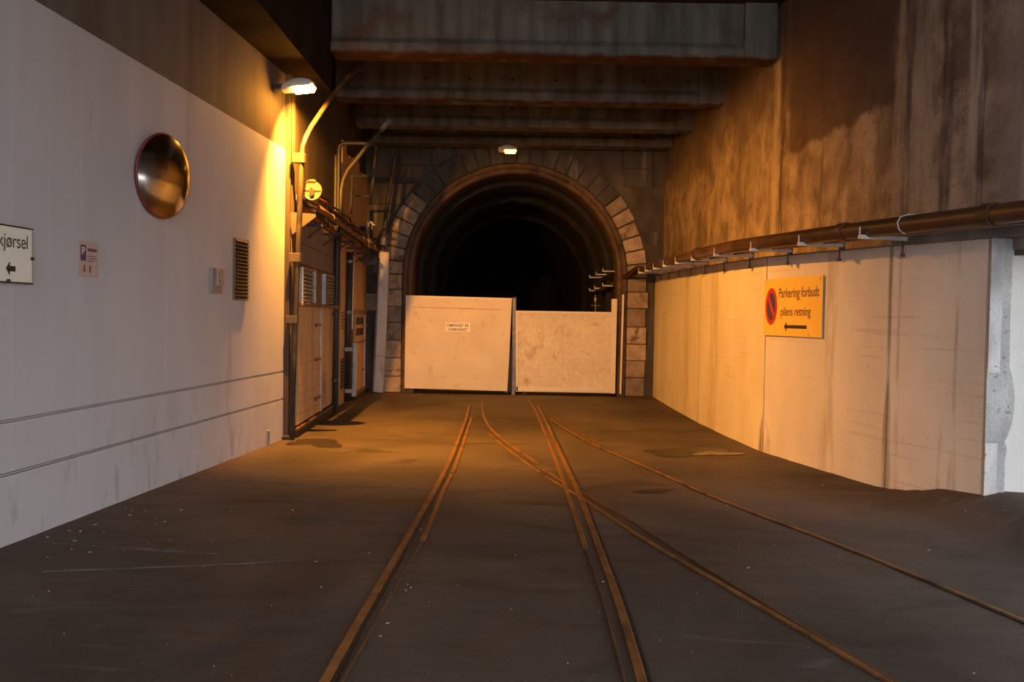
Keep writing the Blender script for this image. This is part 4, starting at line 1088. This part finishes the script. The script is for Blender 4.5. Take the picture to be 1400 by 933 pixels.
for i in (6, 14, 22):
    d = (pts[i+1]-pts[i]).normalized(); c = pts[i]-pts[0]
    obj('coupling', MB().tube([c-d*0.04, c+d*0.04], 0.05, 10), M['steel_dark'], t)
for i in range(6):
    pts = [at(815+5*i, 383+3*i, 22.0), at(848+2*i, 372+2.5*i, 20.8)] + run_r(0.22+0.06*i, -0.045-0.012*(i%2), 19.6, 7.0 if i < 4 else 12.6, 26, 0.012, 70+i)
    o = obj('cable', MB().tube(pts, 0.017, 6), M['cable_blue'] if i in (1, 4) else M['cable'], smooth=True)
    tag(o, 'dark blue cable lying beside the long brown pipe' if i in (1, 4) else 'black cable lying under the long brown pipe', 'cable', 'blue cables on the right brackets' if i in (1, 4) else 'black cables on the right brackets')
BR = [8.62, 9.68, 10.8, 12.0, 13.25, 14.5, 15.7, 16.9, 18.1, 19.3]
for i, y in enumerate(BR):
    tdir = Vector((rx(y-0.1)-rx(y+0.1), -0.2, 0)).normalized()
    m = frame((rx(y), y, pz(y)-0.085), tdir)       # x toward the viewer's right, z out of the wall
    lab = 'pale bracket under the long brown pipe, ' + ['nearest the side opening', 'second from the side opening', 'third from the side opening', 'fourth from the side opening', 'fifth from the side opening', 'sixth from the side opening', 'fourth from the portal', 'third from the portal', 'second from the portal', 'nearest the portal'][i]
    t = thing('pipe_bracket', m, lab, 'bracket', 'brackets under the long right pipe')
    obj('arm', MB().box(-0.022, 0.022, -0.02, 0.02, 0.0, 0.58), M['steel_pale'], t)
    obj('arm_tip', MB().box(-0.006, 0.006, 0.02, 0.10, 0.57, 0.58), M['steel_pale'], t)
    obj('rod', MB().tube([(0,0.0,0.05),(0,-0.17,0.05)], 0.009, 6), M['steel_dark'], t)
    obj('rod_nut', MB().tube([(0,-0.15,0.05),(0,-0.185,0.05)], 0.022, 6), M['steel_dark'], t)
    obj('wall_plate', MB().box(-0.04, 0.04, -0.06, 0.06, 0.0, 0.012), M['steel_grey'], t)
# clip and stay near the picture's right side
y = 8.0
m = frame((rx(y)-0.48, y, pz(y)), (0.25, -1))
t = thing('pipe_clip', m, 'bent pale strap hooked round the long pipe near the side opening', 'clip')
obj('strap', MB().tube([(0,0.10,-0.16),(0,0.10,-0.02)] , 0.01, 6), M['steel_pale'], t)
obj('hook', MB().tube([(0,0.10,-0.02),(0.0,0.075,0.06),(0.0,0.02,0.092),(0.01,-0.05,0.08),(0.02,-0.09,0.02)], 0.006, 6), M['steel_pale'], t)
# brackets inside the tunnel mouth
for i, (x0, x1, y, Y) in enumerate(((824,842,371,21.0),(815,838,375.5,21.7),(806,832,379.5,22.4),(824,842,391,21.0),(813,836,394.5,21.7),(806,829,397.5,22.4))):
    a, b = at(x0, y, Y), at(x1, y, Y)
    t = thing('tunnel_bracket', b, ('upper' if i < 3 else 'lower') + ' cable arm inside the tunnel mouth, ' + ['outermost', 'middle one', 'deepest'][i % 3], 'bracket', 'upper cable arms in the tunnel' if i < 3 else 'lower cable arms in the tunnel')
    obj('arm', MB().tube([a-b, Vector((0.25,0,0))], 0.018, 6), M['steel_pale'], t)
    obj('arm_tip', MB().tube([a-b, a-b+Vector((0,0,0.07))], 0.012, 6), M['steel_pale'], t)
t = thing('insulator', at(814, 418, 21.4), 'small white insulator on a stalk above the scuffed gate', 'insulator')
im = t.matrix_world.inverted()
obj('stalk', MB().tube([tp(814,430,21.4), tp(814,403,21.4)], 0.01, 6), M['steel'], t)
obj('body', MB().tube([tp(814,412.5,21.4), tp(814,410,21.4), tp(814,407.5,21.4)], [0.02,0.035,0.02], 10), M['steel_pale'], t)
obj('arm', MB().tube([tp(808,418,21.4), tp(820,418,21.4)], 0.01, 6), M['steel'], t)
# no-parking sign
SA_, SB_ = (3.50, 11.42), (3.92, 9.35)
FS = frame((SA_[0], SA_[1], 0), (SB_[0]-SA_[0], SB_[1]-SA_[1]))
def ws(px, py): return FS.inverted() @ onv(px, py, (SA_[0]-0.03, SA_[1]), (SB_[0]-0.03, SB_[1]))
a, b = ws(1046.5, 383), ws(1123.5, 462)
c = (a+b)/2
t = thing('no_parking_sign', FS @ Matrix.Translation((c.x, c.y, 0.04)), 'yellow board forbidding parking, with red roundel and black arrow', 'sign')
hw, hh = abs(b.x-a.x)/2, abs(a.y-b.y)/2
obj('board', MB().box(-hw, hw, -hh, hh, -0.012, 0.0), M['sign_yellow'], t)
cxr = -hw*0.72; rw = hw*0.225
ring = MB(); n = 40
ry = hh*0.66
def ell(k1, k2): return [(cxr+rw*k1*math.cos(2*math.pi*i/n), hh*0.03+ry*k2*math.sin(2*math.pi*i/n)) for i in range(n)]
obj('roundel', MB().prism(ell(1,1), 0, 0.0015), M['print_red'], t)
obj('roundel_field', MB().prism(ell(0.70,0.74), 0.0015, 0.0025), M['print_blue'], t)
obj('roundel_bar', MB().prism([(cxr-rw*0.62, hh*0.03+ry*0.42),(cxr-rw*0.38, hh*0.03+ry*0.62),(cxr+rw*0.62, hh*0.03-ry*0.42),(cxr+rw*0.38, hh*0.03-ry*0.62)][::-1], 0.0025, 0.0035), M['print_red'], t)
lettering('lettering', 'Parkering forbudt', M['print_brown'], t, -hw*0.44, hw*0.92, hh*0.22, hh*0.66, 0.002)
lettering('lettering', 'pilens retning', M['print_brown'], t, -hw*0.36, hw*0.66, -hh*0.40, 0.0, 0.002)
obj('arrow', MB().prism([(-hw*0.16,-hh*0.73),(hw*0.54,-hh*0.735),(hw*0.54,-hh*0.62),(-hw*0.16,-hh*0.62)], 0.001, 0.002).prism([(-hw*0.23,-hh*0.675),(-hw*0.14,-hh*0.84),(-hw*0.14,-hh*0.51)], 0.001, 0.0021), M['print_black'], t)
for (u, v) in ((-0.93,0.9),(0.93,0.9),(-0.93,-0.9),(0.6,-0.92)):
    obj('screw', MB().lathe([(0.01,0.0),(0.008,0.004)], 8), M['print_brown'], t, Matrix.Translation((hw*u, hh*v, 0)))
pts = floor_line([(1328,667.5),(1352,671),(1392,680)], 0.0)
pts = [Vector((p.x, p.y, floor_z(p.x, p.y)+0.016)) for p in pts]
tag(obj('metal_rod', MB().tube(pts, 0.01, 6), M['rail_dark']), 'thin dark rod lying on the floor by the side opening', 'rod')
bpy.context.view_layer.update()
